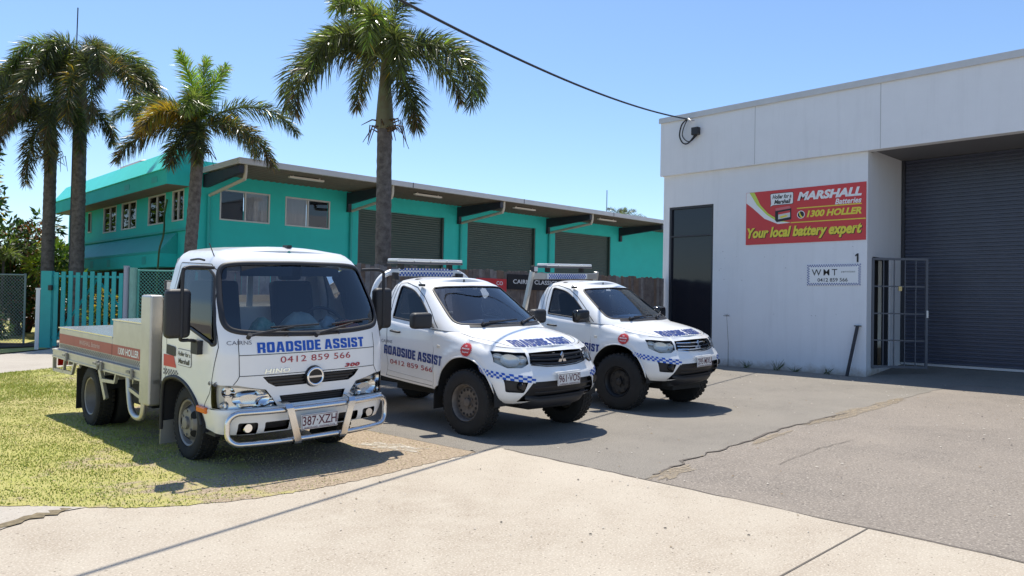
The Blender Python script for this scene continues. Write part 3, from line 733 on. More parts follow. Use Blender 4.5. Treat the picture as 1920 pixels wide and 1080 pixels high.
for (a, c), d in zip(sw, (False, True, True, False)): window(a, c, 'y', 3.975, 5.0, not d, tb, mat('dim_curtain', (.13, .125, .12), .9))
b = MB(); b.bb(Q(9.46, 35.5, 4.1), Q(9.499, 35.9, 4.95)); sm = b.build('window', M_frame, tb); b = MB(); b.bb(Q(9.45, 35.55, 4.15), Q(9.459, 35.85, 4.9)); b.build('pane', M_room, sm)
# climbing vine stem on the side wall
cb = MB(); cb.tube(spline([(8.80, 25.9, 0), (8.82, 25.66, 2.4), (8.84, 25.62, 3.0), (8.9, 25.5, 3.4), (9.1, 26.0, 3.8), (9.36, 26.75, 4.2), (9.42, 26.7, 4.75)], 5), .03, 6)
tag(cb.build('vine', mat('vine_stem', (.06, .10, .035), .8)), 'thin green vine stem climbing the teal side wall beside a window', 'vine')

# ================================================================ paling fence and its signs
M_pal = mat('weathered_paling', (0.22, 0.185, 0.165), 0.9, col2=(0.10, 0.08, 0.075), scale=5.0, bump=.5, bscale=30)
pf = thing('paling_fence', 'weathered grey timber paling fence along the back of the yard', 'fence', (4.9, 12.42, 0))
rr = random.Random(3); Vs = {0: MB(), 1: MB(), 2: MB()}; x = 0.0
mats_p = [M_pal, mat('paling_brown', (.24, .17, .125), .9, col2=(.12, .08, .06), scale=6), mat('paling_grey', (.29, .265, .25), .9, col2=(.15, .13, .125), scale=6)]
allp = MB()
while x < 12.62:
    w = rr.uniform(.085, .105); h = 2.14 + .10 * x / 12.6 + rr.uniform(-.025, .03); tl = rr.uniform(-.012, .012); y = rr.uniform(-.006, .006)
    mi = rr.choices([0, 1, 2], [.5, .15 + .25 * x / 12.6, .3])[0]
    k = allp
    k.add([(x, y, 0), (x + w, y, 0), (x + w, y + .018, 0), (x, y + .018, 0), (x + tl, y, h), (x + w + tl, y, h + rr.uniform(-.008, .008)), (x + w + tl, y + .018, h), (x + tl, y + .018, h)],
          [(0, 3, 2, 1), (4, 5, 6, 7), (0, 1, 5, 4), (1, 2, 6, 5), (2, 3, 7, 6), (3, 0, 4, 7)], mi)
    x += w + rr.uniform(.002, .010)
allp.build('palings', mats_p, pf)
for z in (.4, 1.15, 1.9):
    b = MB(); b.bb((0, .026, z), (12.6, .066, z + .07)); b.build('rail', mats_p[1], pf)
for i in range(6):
    b = MB(); b.bb((.1 + i * 2.45, .068, 0), (.2 + i * 2.45, .15, 2.0)); b.build('post', mats_p[1], pf)
bs = thing('sign', 'black sign with white capitals fixed to the paling fence', 'sign', (11.66, 12.40, 1.80))
b = MB(); b.bb((0, -.012, 0), (1.75, 0, .335)); b.build('panel', M_blk, bs)
text_on(planefn((.17, -.0135, .13), (1, 0, 0), (0, 0, 1)), 'CAIRNS CLASSICS', 1.42, .095, 'lettering', M_sw, bs, .012)
rs = thing('sign', 'red sign half hidden on the paling fence beside the black sign', 'sign', (10.75, 12.40, 1.72))
b = MB(); b.bb((0, -.012, 0), (.88, 0, .30)); b.build('panel', M_red, rs)
text_on(planefn((.58, -.0135, .16), (1, 0, 0), (0, 0, 1)), 'CO', .19, .085, 'lettering', M_sw, rs, .015)

# ================================================================ teal slat gate, mesh fences
M_gate = mat('gate_teal', (0.022, 0.40, 0.40), .5, var=.12, scale=3); M_gpost = mat('pale_green_post', (.24, .47, .40), .6, var=.2, scale=4)
g0 = Vector((5.60, 24.62, 0)); g1 = Vector((7.02, 23.12, 0)); gv = g1 - g0; GL2 = gv.length
sg2 = thing('slat_gate', 'bright teal gate of upright timber slats beside the lawn', 'gate', g0, atan2(gv.y, gv.x))
n = 10
for i in range(n):
    xx = .16 + (GL2 - .2) * i / (n - 1)
    b = MB(); b.bb((xx - .058, -.03, .05), (xx + .058, -.005, 2.14 + .02 * ((i * 7) % 3 - 1))); b.build('slat', M_gate, sg2)
for z in (.25, 1.98):
    b = MB(); b.bb((.02, -.004, z), (GL2, .05, z + .06)); b.build('rail', M_gate, sg2)
b = MB(); b.bar((.15, .08, .30), (GL2 * .62, .08, 1.95), .05, .05); b.bar((GL2 * .62, .08, 1.95), (GL2 - .05, .08, 1.1), .05, .05); b.build('brace', M_gate, sg2)
b = MB(); b.box((.03, -.07, 1.68), (.10, .07, .14)); b.build('latch', M_blackp, sg2)
b = MB(); b.bb((-.14, -.05, 0), (.04, .09, 2.15)); b.build('post', M_gate, sg2)
b = MB(); b.bb((-.28, -.03, 0), (-.145, .06, 2.15)); b.build('post', M_gate, sg2)
def at_g(t, dy=0): p = g0 + gv.normalized() * t; n_ = Vector((-gv.y, gv.x, 0)).normalized(); return p + n_ * dy
p = at_g(GL2 + .10); b = MB(); b.cyl((p.x, p.y, 0), (p.x, p.y, 2.30), .075, 16); b.cyl((p.x, p.y, 2.301), (p.x, p.y, 2.33), .085, 16)
tag(b.build('fence_post', mat('post_grey', (.36, .37, .44), .6), smooth=40), 'round grey steel post at the right edge of the teal slat gate', 'post')
p = at_g(GL2 + .30); b = MB(); b.cyl((p.x, p.y, 0), (p.x, p.y, 2.28), .10, 16)
for z in (.75, 1.4): b.cyl((p.x, p.y, z), (p.x, p.y, z + .012), .103, 16)
tag(b.build('fence_post', M_gpost, smooth=40), 'thick pale green post between the grey post and the mesh fence', 'post')
def mesh_fence(name, label, a, c, h, m, step=.075, posts=2, z0=0.05, wire=.0035, slope=0.0):
    a = Vector(a); c = Vector(c); d = c - a; L = d.length
    t = thing(name, label, 'fence', a, atan2(d.y, d.x))
    b = MB()
    for sgn in (1, -1):
        k = -int(h / step) - 1
        while k * step < L + h:
            x0 = k * step; pts = []
            # clip the diagonal to the panel
            za, zb = 0, h
            xa = x0 if sgn > 0 else x0; xb = x0 + h if sgn > 0 else x0 - h
            def lerp(x): return (x - xa) / (xb - xa)
            t0, t1 = 0.0, 1.0
            lo, hi = sorted((lerp(0), lerp(L))); t0 = max(t0, lo); t1 = min(t1, hi)
            if t1 > t0 + .01:
                p = [(xa + (xb - xa) * q, .004 * sgn, z0 + h * q) for q in (t0, t1)]
                b.bar(p[0], p[1], wire * 2, wire * 2, (0, 1, 0))
            k += 1
    b.build('mesh', m, t)
    for i in range(posts):
        xx = L * i / max(1, posts - 1)
        b = MB(); b.cyl((xx, .04, 0), (xx, .04, h + .10), .03, 10); b.build('post', m, t, smooth=40)
    b = MB(); b.cyl((0, .0, h + .06), (L, .0, h + .06), .02, 8); b.build('top_rail', m, t, smooth=40)
    return t
p = at_g(GL2 + .42)
mesh_fence('mesh_fence', 'teal chain wire fence between the gate posts and the truck cab', (p.x, p.y, 0), (9.4, 20.7, 0), 2.15, mat('wire_teal', (.10, .38, .33), .5), .10, 4)
mesh_fence('mesh_fence', 'grey chain wire fence in front of the dark garden at the far left', (-.5, 32.6, 0), (5.35, 26.6, 0), 2.0, mat('wire_grey', (.20, .27, .25), .5), .10, 4)
b = MB(); b.bb((5.10, 23.9, 0), (5.18, 23.98, 1.62)); b.bb((5.085, 23.885, 1.62), (5.195, 23.995, 1.66)); tag(b.build('marker_post', M_sw), 'thin white timber post on the lawn left of the teal gate', 'post')
pt = thing('planter_tub', 'dark square planter tub standing behind the chain wire fence', 'planter', (4.75, 28.6, 0))
b = MB(); b.box((0, 0, .42), (.42, .42, .55), taper=1.35); b.build('tub', mat('tub_brown', (.05, .04, .035), .7), pt); b = MB(); b.box((0, 0, .08), (.28, .28, .14)); b.build('foot', M_blackp, pt)
# ================================================================ vehicle skins
M_paint = mat('white_paint', (0.88, 0.88, 0.865), 0.28, coat=.6, var=.05, scale=2.5)
M_dirty = mat('dusty_white', (0.74, 0.72, 0.67), 0.45, var=.12, scale=5)
M_trim = mat('grey_black_trim', (0.020, 0.020, 0.023), 0.55, bump=.05, bscale=200)
M_gloss = mat('gloss_black', (0.014, 0.014, 0.016), 0.15)
M_chrome = mat('chrome', (0.82, 0.83, 0.85), 0.07, metal=1.0)
M_alloy = mat('bright_alloy', (0.72, 0.72, 0.72), 0.24, metal=1.0, var=.08, scale=6)
M_alu = mat('dull_alloy', (0.60, 0.58, 0.54), 0.42, metal=.75, var=.18, scale=4)
M_rub = mat('tyre_rubber', (0.022, 0.021, 0.020), 0.85, bump=.2, bscale=60, var=.3, scale=12)
M_steel = mat('wheel_steel', (0.30, 0.28, 0.26), 0.5, metal=.4, var=.25, scale=10)
M_rust = mat('rusty_wheel', (0.20, 0.175, 0.155), 0.55, metal=.3, var=.45, scale=14)
M_blackw = mat('black_wheel', (0.02, 0.02, 0.021), 0.45)
M_under = mat('underbody', (0.02, 0.02, 0.02), .9)
M_ws = glass('windscreen_glass', (.80, .87, .94), .01, 2.0)
M_clear = glass('clear_glass', (.88, .90, .90), .01, 1.45)
M_side = glass('dark_tint_glass', (.22, .24, .27), .01, 1.52)
M_lens = glass('lamp_lens', (.94, .95, .95), .02, 1.28)
M_amber = mat('amber', (.75, .20, .02), .25); M_redlamp = mat('red_lamp', (.45, .01, .01), .25)
M_blue = mat('letter_blue', (0.008, 0.085, 0.46), .4); M_navyl = mat('letter_navy', (0.012, 0.035, 0.20), .4)
M_redl = mat('letter_red', (0.40, 0.03, 0.04), .4); M_greyl = mat('letter_grey', (0.10, 0.10, 0.13), .4)
M_seat = mat('seat_cloth', (.035, .036, .042), .9); M_dash = mat('dash_grey', (.045, .046, .05), .75)
M_chkb = mat('check_mid_blue', (.02, .10, .42), .4)
M_platew = mat('plate_white', (.72, .72, .70), .4); M_maroon = mat('plate_maroon', (.10, .012, .03), .5)
M_orange = mat('indicator_orange', (.80, .17, .015), .25)

M_refl = mat('pale_reflector', (.78, .77, .74), .25, metal=.35)
M_bowl = mat('lamp_bowl', (.60, .59, .56), .35, metal=.2)
class Skirt:
    """outer skin of a cab that wraps nose and both sides; coordinates (s, z), s<0 on the -x side"""
    def __init__(k, yf, w, D, n, ztop, r, K=1.0, flare=None):
        k.yf_t, k.w_t, k.D_t = [np.array(t, float) for t in (yf, w, D)]; k.n = n; k.ztop = ztop; k.r = r; k.K = K; k.flare = flare
    def yf(k, z): return np.interp(z, k.yf_t[:, 0], k.yf_t[:, 1])
    def w(k, z): return np.interp(z, k.w_t[:, 0], k.w_t[:, 1])
    def D(k, z): return np.interp(z, k.D_t[:, 0], k.D_t[:, 1])
    def P(k, s, z):
        s = np.asarray(s, float); z = np.asarray(z, float) + 0 * s; s = s + 0 * z
        sg = np.where(s < 0, -1.0, 1.0); a = np.abs(s); w = k.w(z); D = k.D(z); yf = k.yf(z)
        ph = np.minimum(a, 1) * pi / 2; sn = np.sin(ph); cs = np.cos(ph)
        rr = (sn ** k.n + np.abs(cs) ** k.n) ** (-1 / k.n)
        x = w * rr * sn; y = yf + D * (1 - rr * cs) + np.maximum(a - 1, 0) * k.K
        if k.flare is not None: x = x + k.flare(y, z)
        zt = k.ztop(y)
        t = np.clip((z - (zt - k.r)) / k.r, 0, 1); ins = k.r * (1 - np.sqrt(np.maximum(0, 1 - (t * .94) ** 2)))
        x = x - ins * sn; y = y + ins * cs
        return np.stack([x * sg, y, z], -1)
    def N(k, s, z):
        e = 1e-3
        n = np.cross(k.P(s + e, z) - k.P(s - e, z), k.P(s, z + e) - k.P(s, z - e))
        return n / np.maximum(1e-9, np.linalg.norm(n, axis=-1, keepdims=True))
    def sx(k, x, z):
        w = k.w(z); q = min(abs(x) / w, .9999); c = (1 - q ** k.n) ** (1 / k.n)
        return float(np.sign(x) * atan2(q, c) / (pi / 2))
    def sy(k, y, z, side=-1):
        D = k.D(z); yf = k.yf(z); c = 1 - (y - yf) / D
        if c <= 0: return float(side * (1 + (y - yf - D) / k.K))
        c = min(c, .9999); q = (1 - c ** k.n) ** (1 / k.n)
        return float(side * atan2(q, c) / (pi / 2))
    def fx(k, pts): return [(k.sx(x, z), z) for x, z in pts]
    def fy(k, pts, side=-1): return [(k.sy(y, z, side), z) for y, z in pts]
SC = 0.9
def skin(sk, loops, name, m, parent, off=0.0, step=.05, depth=0.0, T=None):
    """panel cut out of a skirt surface; depth adds a returned edge"""
    v, F, rings = mesh2d([[(s * SC, z) for s, z in L] for L in loops], step)
    s = v[:, 0] / SC; z = v[:, 1]
    n = sk.N(s, z); p = sk.P(s, z) + n * off
    verts = list(map(tuple, p)); nor = list(map(tuple, n)); faces = [tuple(f) for f in F]
    if depth:
        for r in rings:
            rs = r[:, 0] / SC; rz = r[:, 1]; rn = sk.N(rs, rz); p0 = sk.P(rs, rz) + rn * off; p1 = p0 - rn * depth
            q0 = sk.P(rs, rz); t = np.roll(q0, -1, 0) - np.roll(q0, 1, 0); en = np.cross(t, rn); en /= np.maximum(1e-9, np.linalg.norm(en, axis=1, keepdims=True))
            k = len(verts); M = len(r)
            verts += list(map(tuple, p0)) + list(map(tuple, p1)); nor += list(map(tuple, en)) * 2
            for i in range(M):
                j = (i + 1) % M; faces.append((k + i, k + j, k + M + j, k + M + i))
    return add_mesh(name, verts, faces, m, parent, normals=nor, T=T)
def dens(pts, step=.03, closed=False):
    P = [np.array(p, float) for p in pts]
    if closed: P = P + [P[0]]
    out = []
    for a, b in zip(P[:-1], P[1:]):
        n = max(1, int(np.hypot(*(b - a)) / step))
        out += [a + (b - a) * i / n for i in range(n)]
    if not closed: out.append(P[-1])
    return np.array(out)
def ribbon(sk, pts, width, name, m, parent, off=.002, closed=False, T=None, thick=0):
    q = dens(pts, .03, closed); p = sk.P(q[:, 0], q[:, 1]); n = sk.N(q[:, 0], q[:, 1])
    if closed: t = np.roll(p, -1, 0) - np.roll(p, 1, 0)
    else: t = np.gradient(p, axis=0)
    b = np.cross(n, t); b /= np.maximum(1e-9, np.linalg.norm(b, axis=1, keepdims=True))
    w = width / 2
    if thick:
        rows = [p - b * w, p - b * w * .6 + n * thick, p + b * w * .6 + n * thick, p + b * w]
    else: rows = [p - b * w + n * off, p + b * w + n * off]
    R = len(rows); M = len(p); V = np.stack(rows, 1).reshape(-1, 3); F = []
    for i in range(M if closed else M - 1):
        j = (i + 1) % M
        for r in range(R - 1): F.append((i * R + r, j * R + r, j * R + r + 1, i * R + r + 1))
    return add_mesh(name, V, F, m, parent, smooth=50, T=T)
def letter_skin(sk, txt, o, w, h, front, name, m, parent, bold=0, shear=0, spacing=1, side=-1, slope=0.0, off=.004, T=None):
    """lettering on the skin; o = lower-left (x or y, z) as read; front text runs along +x, near-side text runs along -y"""
    v, f = text2d(txt, w, h, bold, shear, spacing); s = []; z = []
    for a, c in v:
        zz = o[1] + c + slope * a
        s.append(sk.sx(o[0] + a, zz) if front else sk.sy(o[0] - a, zz, side)); z.append(zz)
    s = np.array(s); z = np.array(z); p = sk.P(s, z) + sk.N(s, z) * off
    return add_mesh(name, p, f, m, parent, T=T)
def poly_skin(sk, pts, name, m, parent, off=.003, T=None): return skin(sk, [pts], name, m, parent, off, .06, 0, T)
def checks(sk, lo, hi, nu, nv, name, parent, T=None, m=None, off=.003):
    """blue checks between two (s,z) polylines given at their ends; lo/hi: lists of matching points"""
    V = []; F = []; lo = np.array(lo); hi = np.array(hi); L = len(lo) - 1
    def at(u, v):
        i = min(int(u * L), L - 1); t = u * L - i
        a = lo[i] * (1 - t) + lo[i + 1] * t; b = hi[i] * (1 - t) + hi[i + 1] * t; return a * (1 - v) + b * v
    for i in range(nu):
        for j in range(nv):
            if (i + j) % 2: continue
            q = np.array([at(i / nu, j / nv), at((i + 1) / nu, j / nv), at((i + 1) / nu, (j + 1) / nv), at(i / nu, (j + 1) / nv)])
            p = sk.P(q[:, 0], q[:, 1]) + sk.N(q[:, 0], q[:, 1]) * off
            k = len(V); V += list(map(tuple, p)); F.append((k, k + 1, k + 2, k + 3))
    return add_mesh(name, V, F, m or M_chkb, parent, T=T)
def cap(B, crown, nu, name, m, parent, T=None, power=2.5):
    """roof or bonnet sheet between mirrored edges: B = right-hand edge points nose to tail"""
    B = np.asarray(B); V = []; F = []; rows = len(B); us = np.sin(np.linspace(-1, 1, nu) * pi / 2)
    for i, (x, y, z) in enumerate(B):
        c = crown(x, y)
        for u in us: V.append((x * u, y, z + c * (1 - abs(u) ** power)))
    for i in range(rows - 1):
        for j in range(nu - 1): F.append((i * nu + j, i * nu + j + 1, (i + 1) * nu + j + 1, (i + 1) * nu + j))
    return add_mesh(name, V, F, m, parent, smooth=60, T=T)
def arc(c, ry, rz, a0, a1, n=20):
    return [(c[0] + ry * cos(radians(a0 + (a1 - a0) * i / n)), c[1] + rz * sin(radians(a0 + (a1 - a0) * i / n))) for i in range(n + 1)]

def wheel(parent, x, y, R, w, rimR, out, style, steer=0.0, dual=False, hub=None):
    """wheel with tyre, rim and hub; out = -1 / +1 side the rim faces"""
    W_ = bpy.data.objects.new('wheel', None); COL.objects.link(W_); W_.parent = parent; W_.location = (x, y, R); W_.rotation_euler = (0, 0, steer)
    o = out; h = w / 2
    tp = [(-h * .75, rimR), (-h * .95, rimR + .012), (-h * 1.0, rimR + (R - rimR) * .45), (-h * .96, R - .035), (-h * .82, R - .010), (-h * .5, R - .001), (0, R), (h * .5, R - .001), (h * .82, R - .010), (h * .96, R - .035), (h, rimR + (R - rimR) * .45), (h * .95, rimR + .012), (h * .75, rimR)]
    t = MB(); t.lathe(tp, 56)
    # tread blocks
    nb = 44 if style != 'black' else 34
    for k in range(nb):
        a = 2 * pi * k / nb
        for q, (xx, wd) in enumerate(((-h * .78, h * .34), (-h * .30, h * .34), (h * .16, h * .34), (h * .62, h * .34))):
            aa = a + (q % 2) * pi / nb; tt = 2 * pi * R / nb * .60
            dr = -.004 if q in (0, 3) else 0.0
            Rm = Matrix.Rotation(-aa, 3, 'X'); c = Rm @ Vector((xx + wd / 2 - .01, 0, R + .002 + dr))
            t.box(c, (wd * .8, tt, .014), Rm)
    t.build('tyre', M_rub, W_, smooth=50)
    m = {'truck': M_steel, 'steel': M_rust, 'black': M_blackw, 'rear': M_steel}[style]
    r = MB()
    if style == 'rear':      # deep dish of the outer dual
        prof = [(o * h * .80, rimR + .004), (o * h * .88, rimR - .004), (o * h * .80, rimR - .016), (o * h * .2, rimR - .022), (-o * h * .35, rimR - .03), (-o * h * .35, .10), (-o * h * .1, .085), (-o * h * .1, 0.0)]
    elif style == 'truck':   # outset front disc with a big hub
        prof = [(o * h * .80, rimR + .004), (o * h * .90, rimR - .004), (o * h * .80, rimR - .018), (o * h * .35, rimR - .03), (o * h * .40, rimR - .05), (o * h * .92, rimR - .085), (o * h * .98, .085), (o * h * .98, .06), (o * h * 1.22, .055), (o * h * 1.26, .04), (o * h * 1.26, 0)]
    else:
        prof = [(o * h * .80, rimR + .004), (o * h * .90, rimR - .004), (o * h * .78, rimR - .018), (o * h * .25, rimR - .026), (o * h * .22, rimR - .040), (o * h * .42, rimR - .055), (o * h * .46, rimR - .09), (o * h * .30, .078), (o * h * .32, .05), (o * h * .62, .045), (o * h * .66, .03), (o * h * .66, 0)]
    r.lathe(prof, 40); rim = r.build('rim', m, W_, smooth=40)
    d = MB()
    if style == 'truck':
        for k in range(5):
            a = 2 * pi * k / 5 + .3; Rm = Matrix.Rotation(-a, 3, 'X')
            c = Rm @ Vector((o * h * .70, 0, rimR - .069)); q = []
            ex = Vector((o * .42, 0, .9)).normalized()
            n0 = len(d.v)
            for i in range(14):
                th = 2 * pi * i / 14
                l = Vector((o * h * .715, .040 * cos(th), rimR - .068)) + Vector((-o * .052, 0, .036)) * (.62 * sin(th))
                d.v.append(tuple(Rm @ l))
            d.f.append(tuple(range(n0, n0 + 14))); d.m.append(0)
        for k in range(6):
            a = 2 * pi * k / 6; d.cyl((o * h * .98, .108 * sin(a), .108 * cos(a)), (o * h * 1.06, .108 * sin(a), .108 * cos(a)), .014, 6, 1)
    elif style in ('steel', 'black'):
        nh = 16 if style == 'steel' else 8; rr = rimR - .072; hr = .0165 if style == 'steel' else .022
        for k in range(nh):
            a = 2 * pi * k / nh; n0 = len(d.v)
            for i in range(10):
                th = 2 * pi * i / 10; ra = rr + hr * sin(th); ta = hr * cos(th)
                d.v.append((o * (h * .44 + .004), ra * cos(a) - ta * sin(a), ra * sin(a) + ta * cos(a)))
            d.f.append(tuple(range(n0, n0 + 10))); d.m.append(0)
        for k in range(6):
            a = 2 * pi * k / 6; d.cyl((o * h * .30, .066 * sin(a), .066 * cos(a)), (o * h * .44, .066 * sin(a), .066 * cos(a)), .012, 6, 1)
    if d.v: d.build('hub', [M_under, m], W_)
    if dual:
        t = MB(); t.lathe([(a - o * (w + .03), b) for a, b in tp], 40); t.build('tyre', M_rub, W_, smooth=50)
    return W_

def headlamp(sk, pts, parent, T, reflectors, amber=None, back=.05, frame=M_bowl, fill=None):
    """recessed lamp: dark bowl, bright reflector shells, clear lens"""
    h = skin(sk, [pts], 'headlight', frame, parent, off=-back, step=.05, T=T)
    skin(sk, [pts], 'lens', M_lens, h, off=.002, step=.05, T=T)
    for (s0, z0, rs, rz, kind) in reflectors:
        ring = [(s0 + rs * cos(2 * pi * k / 20), z0 + rz * sin(2 * pi * k / 20)) for k in range(20)]
        m = {'c': M_chrome, 'a': M_amber, 's': M_alloy, 'd': M_refl}[kind]
        c = sk.P(s0, z0) - sk.N(s0, z0) * (back - .004); V = []; F = []
        R_ = 7
        for q in range(R_):
            f = 1 - q / (R_ - 1) * .98
            for (s, z) in ring:
                ss = s0 + (s - s0) * f; zz = z0 + (z - z0) * f
                n = sk.N(ss, zz); V.append(tuple(sk.P(ss, zz) - n * (back * (.30 + .62 * (1 - f * f)))))
        for q in range(R_ - 1):
            for i in range(20): F.append((q * 20 + i, q * 20 + (i + 1) % 20, (q + 1) * 20 + (i + 1) % 20, (q + 1) * 20 + i))
        add_mesh('reflector', V, F, m, h, smooth=60, T=T)
    if fill is not None: skin(sk, [fill], 'reflector', M_alloy, h, off=-back * .75, step=.05, T=T)
    return h
def plate(parent, T, c, txt, w=.372, h=.134, slope=0.0):
    b = MB(); b.box(c, (w, .012, h)); p = b.build('number_plate', M_platew, parent, bevel=.004, T=T)
    y = c[1] - .0075
    b = MB(); x0, x1, z0, z1 = c[0] - w / 2 + .006, c[0] + w / 2 - .006, c[2] - h / 2 + .006, c[2] + h / 2 - .006; q = .004
    for a, d in (((x0, z0), (x1, z0 + q)), ((x0, z1 - q), (x1, z1)), ((x0, z0 + q), (x0 + q, z1 - q)), ((x1 - q, z0 + q), (x1, z1 - q))):
        b.bb((a[0], y, a[1]), (d[0], y + .001, d[1]))
    b.build('border', M_maroon, p, T=T)
    text_on(planefn((c[0] - w * .46, y, c[2] - h * .24), (1, 0, 0), (0, 0, 1)), txt, w * .92, h * .62, 'lettering', M_maroon, p, .012, T=T)
    text_on(planefn((c[0] - w * .42, y, c[2] - h * .43), (1, 0, 0), (0, 0, 1)), 'QUEENSLAND - SUNSHINE STATE', w * .84, h * .11, 'lettering', M_maroon, p, .01, T=T)
    return p
def seat(parent, x, y, z, T, w=.46):
    s = MB(); s.box((x, y, z), (w, .46, .16)); st = s.build('seat', M_seat, parent, bevel=.04, T=T)
    b = MB(); b.box((x, y + .27, z + .38), (w, .13, .62), Matrix.Rotation(radians(-12), 3, 'X')); b.build('backrest', M_seat, st, bevel=.04, T=T)
    b = MB(); b.box((x, y + .35, z + .78), (.25, .09, .17)); b.build('headrest', M_seat, st, bevel=.03, T=T)
def steering(parent, c, T, r=.19, tilt=55):
    R = Matrix.Rotation(radians(tilt), 3, 'X'); b = MB()
    b.tube([Vector(c) + R @ Vector((r * cos(2 * pi * k / 28), r * sin(2 * pi * k / 28), 0)) for k in range(28)], .016, 8, closed=True)
    for a in (.2, pi - .2, -pi / 2): b.bar(Vector(c), Vector(c) + R @ Vector((r * cos(a), r * sin(a), 0)), .03, .015)
    b.box(c, (.11, .09, .04), R); b.bar(Vector(c), Vector(c) + R @ Vector((0, 0, -.35)), .05, .05)
    b.build('steering_wheel', M_trim, parent, smooth=40, T=T)
def wiper(parent, p0, p1, blade0, blade1, T, name='wiper'):
    b = MB(); b.tube([p0, p1], [.014, .008], 6); b.tube([blade0, blade1], .009, 6); b.cyl(Vector(p0) + Vector((0, .02, -.02)), Vector(p0) + Vector((0, -.015, .012)), .02, 10)
    b.build(name, M_trim, parent, smooth=40, T=T)
# ================================================================ tray truck
def shear(roll, pitch, dz=0.0): return Matrix(((1, 0, 0, 0), (0, 1, 0, 0), (roll, pitch, 1, dz), (0, 0, 0, 1)))
def build_truck():
    t = thing('tray_truck', 'white cab-over tray truck with chrome bull bar parked on the lawn', 'truck', (3.57, 7.25, 0), radians(1))
    T = shear(.03, .033); T2 = shear(.03, .016)
    sk = Skirt(yf=[(.36, -.86), (.42, -.90), (.56, -.915), (.585, -.90), (.62, -.885), (.85, -.885), (1.05, -.875), (1.2, -.845), (1.42, -.765), (1.8, -.565), (1.9, -.505), (2.0, -.44)],
               w=[(.36, .80), (.55, .845), (.7, .857), (1.1, .862), (1.3, .85), (1.5, .825), (1.75, .768), (1.9, .735), (2.0, .72)],
               D=[(.36, .25), (1.2, .25), (1.5, .23), (2.0, .22)], n=2.9, ztop=lambda y: 1.955 + 0 * y, r=.15)
    REAR = .45
    both = lambda f: [f(1), f(-1)]
    def mir(pts): return [(-s, z) for s, z in pts][::-1]
    # outer outline of the shell, right half then mirrored
    half = [(0, .592), (.5, .592), (sk.sy(-.64, .592, 1), .592), (sk.sy(-.63, .41, 1), .41), (sk.sy(-.47, .41, 1), .41)]
    half += [(sk.sy(y, z, 1), z) for y, z in spline([(-.47, .41), (-.376, .58), (-.2, .71), (.05, .774), (.25, .757), (.40, .70)], 5)]
    half += [(sk.sy(REAR, z, 1), z) for z in np.linspace(.70, 1.955, 14)]
    top = [(s, 1.955) for s in np.linspace(half[-1][0], 0, 24)[1:]]
    outer = half + top; outer = outer + mir(outer)[1:-1]
    wsp = [(0, 1.213), (.45, 1.228), (.69, 1.252), (.762, 1.285), (.786, 1.36), (.782, 1.46), (.760, 1.62), (.732, 1.765), (.695, 1.82), (.62, 1.84), (.5, 1.848), (0, 1.856)]
    wsp = wsp + [(-x, z) for x, z in wsp[::-1]][1:-1]
    wsl = rounded(sk.fx(wsp), .05, 4)
    swy = rounded([(.26, 1.79), (-.32, 1.795), (-.455, 1.735), (-.70, 1.145), (-.66, 1.135), (-.19, 1.247), (.28, 1.315)], [.04, .06, .05, .02, .02, .05, .04], 4)
    swl = sk.fy(swy, -1); swr = [(-s, z) for s, z in swl]
    hl = [(sk.sy(-.665, .80), .805)] + sk.fx([(-.70, .795), (-.46, .745), (-.40, .67), (-.355, .59), (-.45, .583), (-.66, .572), (-.80, .575)]) + [(sk.sy(-.675, .575), .575), (sk.sy(-.66, .69), .69)]
    hlc = [(s, max(z, .596)) for s, z in hl]; hrc = [(-s, z) for s, z in hlc]
    gr = sk.fx([(-.49, .857), (.49, .857), (.44, .80), (.37, .763), (-.37, .763), (-.44, .80)])
    lg = sk.fx([(-.335, .682), (.335, .682), (.305, .606), (-.305, .606)])
    shell = skin(sk, [outer, wsl, swl, swr, hlc, hrc, gr, lg], 'cab_shell', M_paint, t, 0, .05, .02, T)
    B = sk.P(np.concatenate([np.linspace(.02, 1, 12), np.linspace(1.05, sk.sy(REAR, 1.955, 1), 10)]), 1.955)
    cap(B, lambda x, y: .055 * min(1, max(0, (y + .45) / .25)), 15, 'roof', M_paint, t, T)
    # rear wall with its window
    zz = np.linspace(.70, 1.955, 16); rw = [(float(sk.w(z)) - (.10 if z > 1.9 else 0), z) for z in zz]
    loop = rw + [(-x, z) for x, z in rw[::-1]]; hole = rounded([(-.64, 1.40), (.64, 1.40), (.64, 1.76), (-.64, 1.76)], .05)
    v, F, r = mesh2d([loop, hole], .2); rwall = add_mesh('rear_wall', [(x, REAR - .01, z) for x, z in v], F, M_dirty, t, T=T)
    v, F, r = mesh2d([hole], .3); add_mesh('rear_window', [(x, REAR - .012, z) for x, z in v], F, M_clear, t, T=T)
    # glass and seals
    skin(sk, [wsl], 'windscreen', M_ws, t, -.008, .06, 0, T)
    ribbon(sk, wsl, .050, 'windscreen_seal', M_trim, t, .002, True, T, thick=.010)
    for l in (swl, swr):
        skin(sk, [l], 'side_window', M_side, t, -.010, .06, 0, T); ribbon(sk, l, .030, 'window_seal', M_trim, t, .002, True, T, thick=.006)
    # shut lines
    for sd in (-1, 1):
        ribbon(sk, [(sk.sy(y, z, sd), z) for y, z in ((-.50, .56), (-.66, .78), (-.725, 1.12), (-.60, 1.45), (-.48, 1.76), (-.36, 1.83), (.32, 1.84), (.36, 1.3), (.36, .75))], .007, 'door_gap', M_under, t, .0015, False, T)
        ribbon(sk, sk.fx([(sd * .685, 1.19), (sd * .685, .872)]), .006, 'panel_gap', M_under, t, .0015, False, T)
        ribbon(sk, sk.fx([(sd * .685, .872), (sd * .70, .84), (sd * .73, .80)]), .006, 'panel_gap', M_under, t, .0015, False, T)
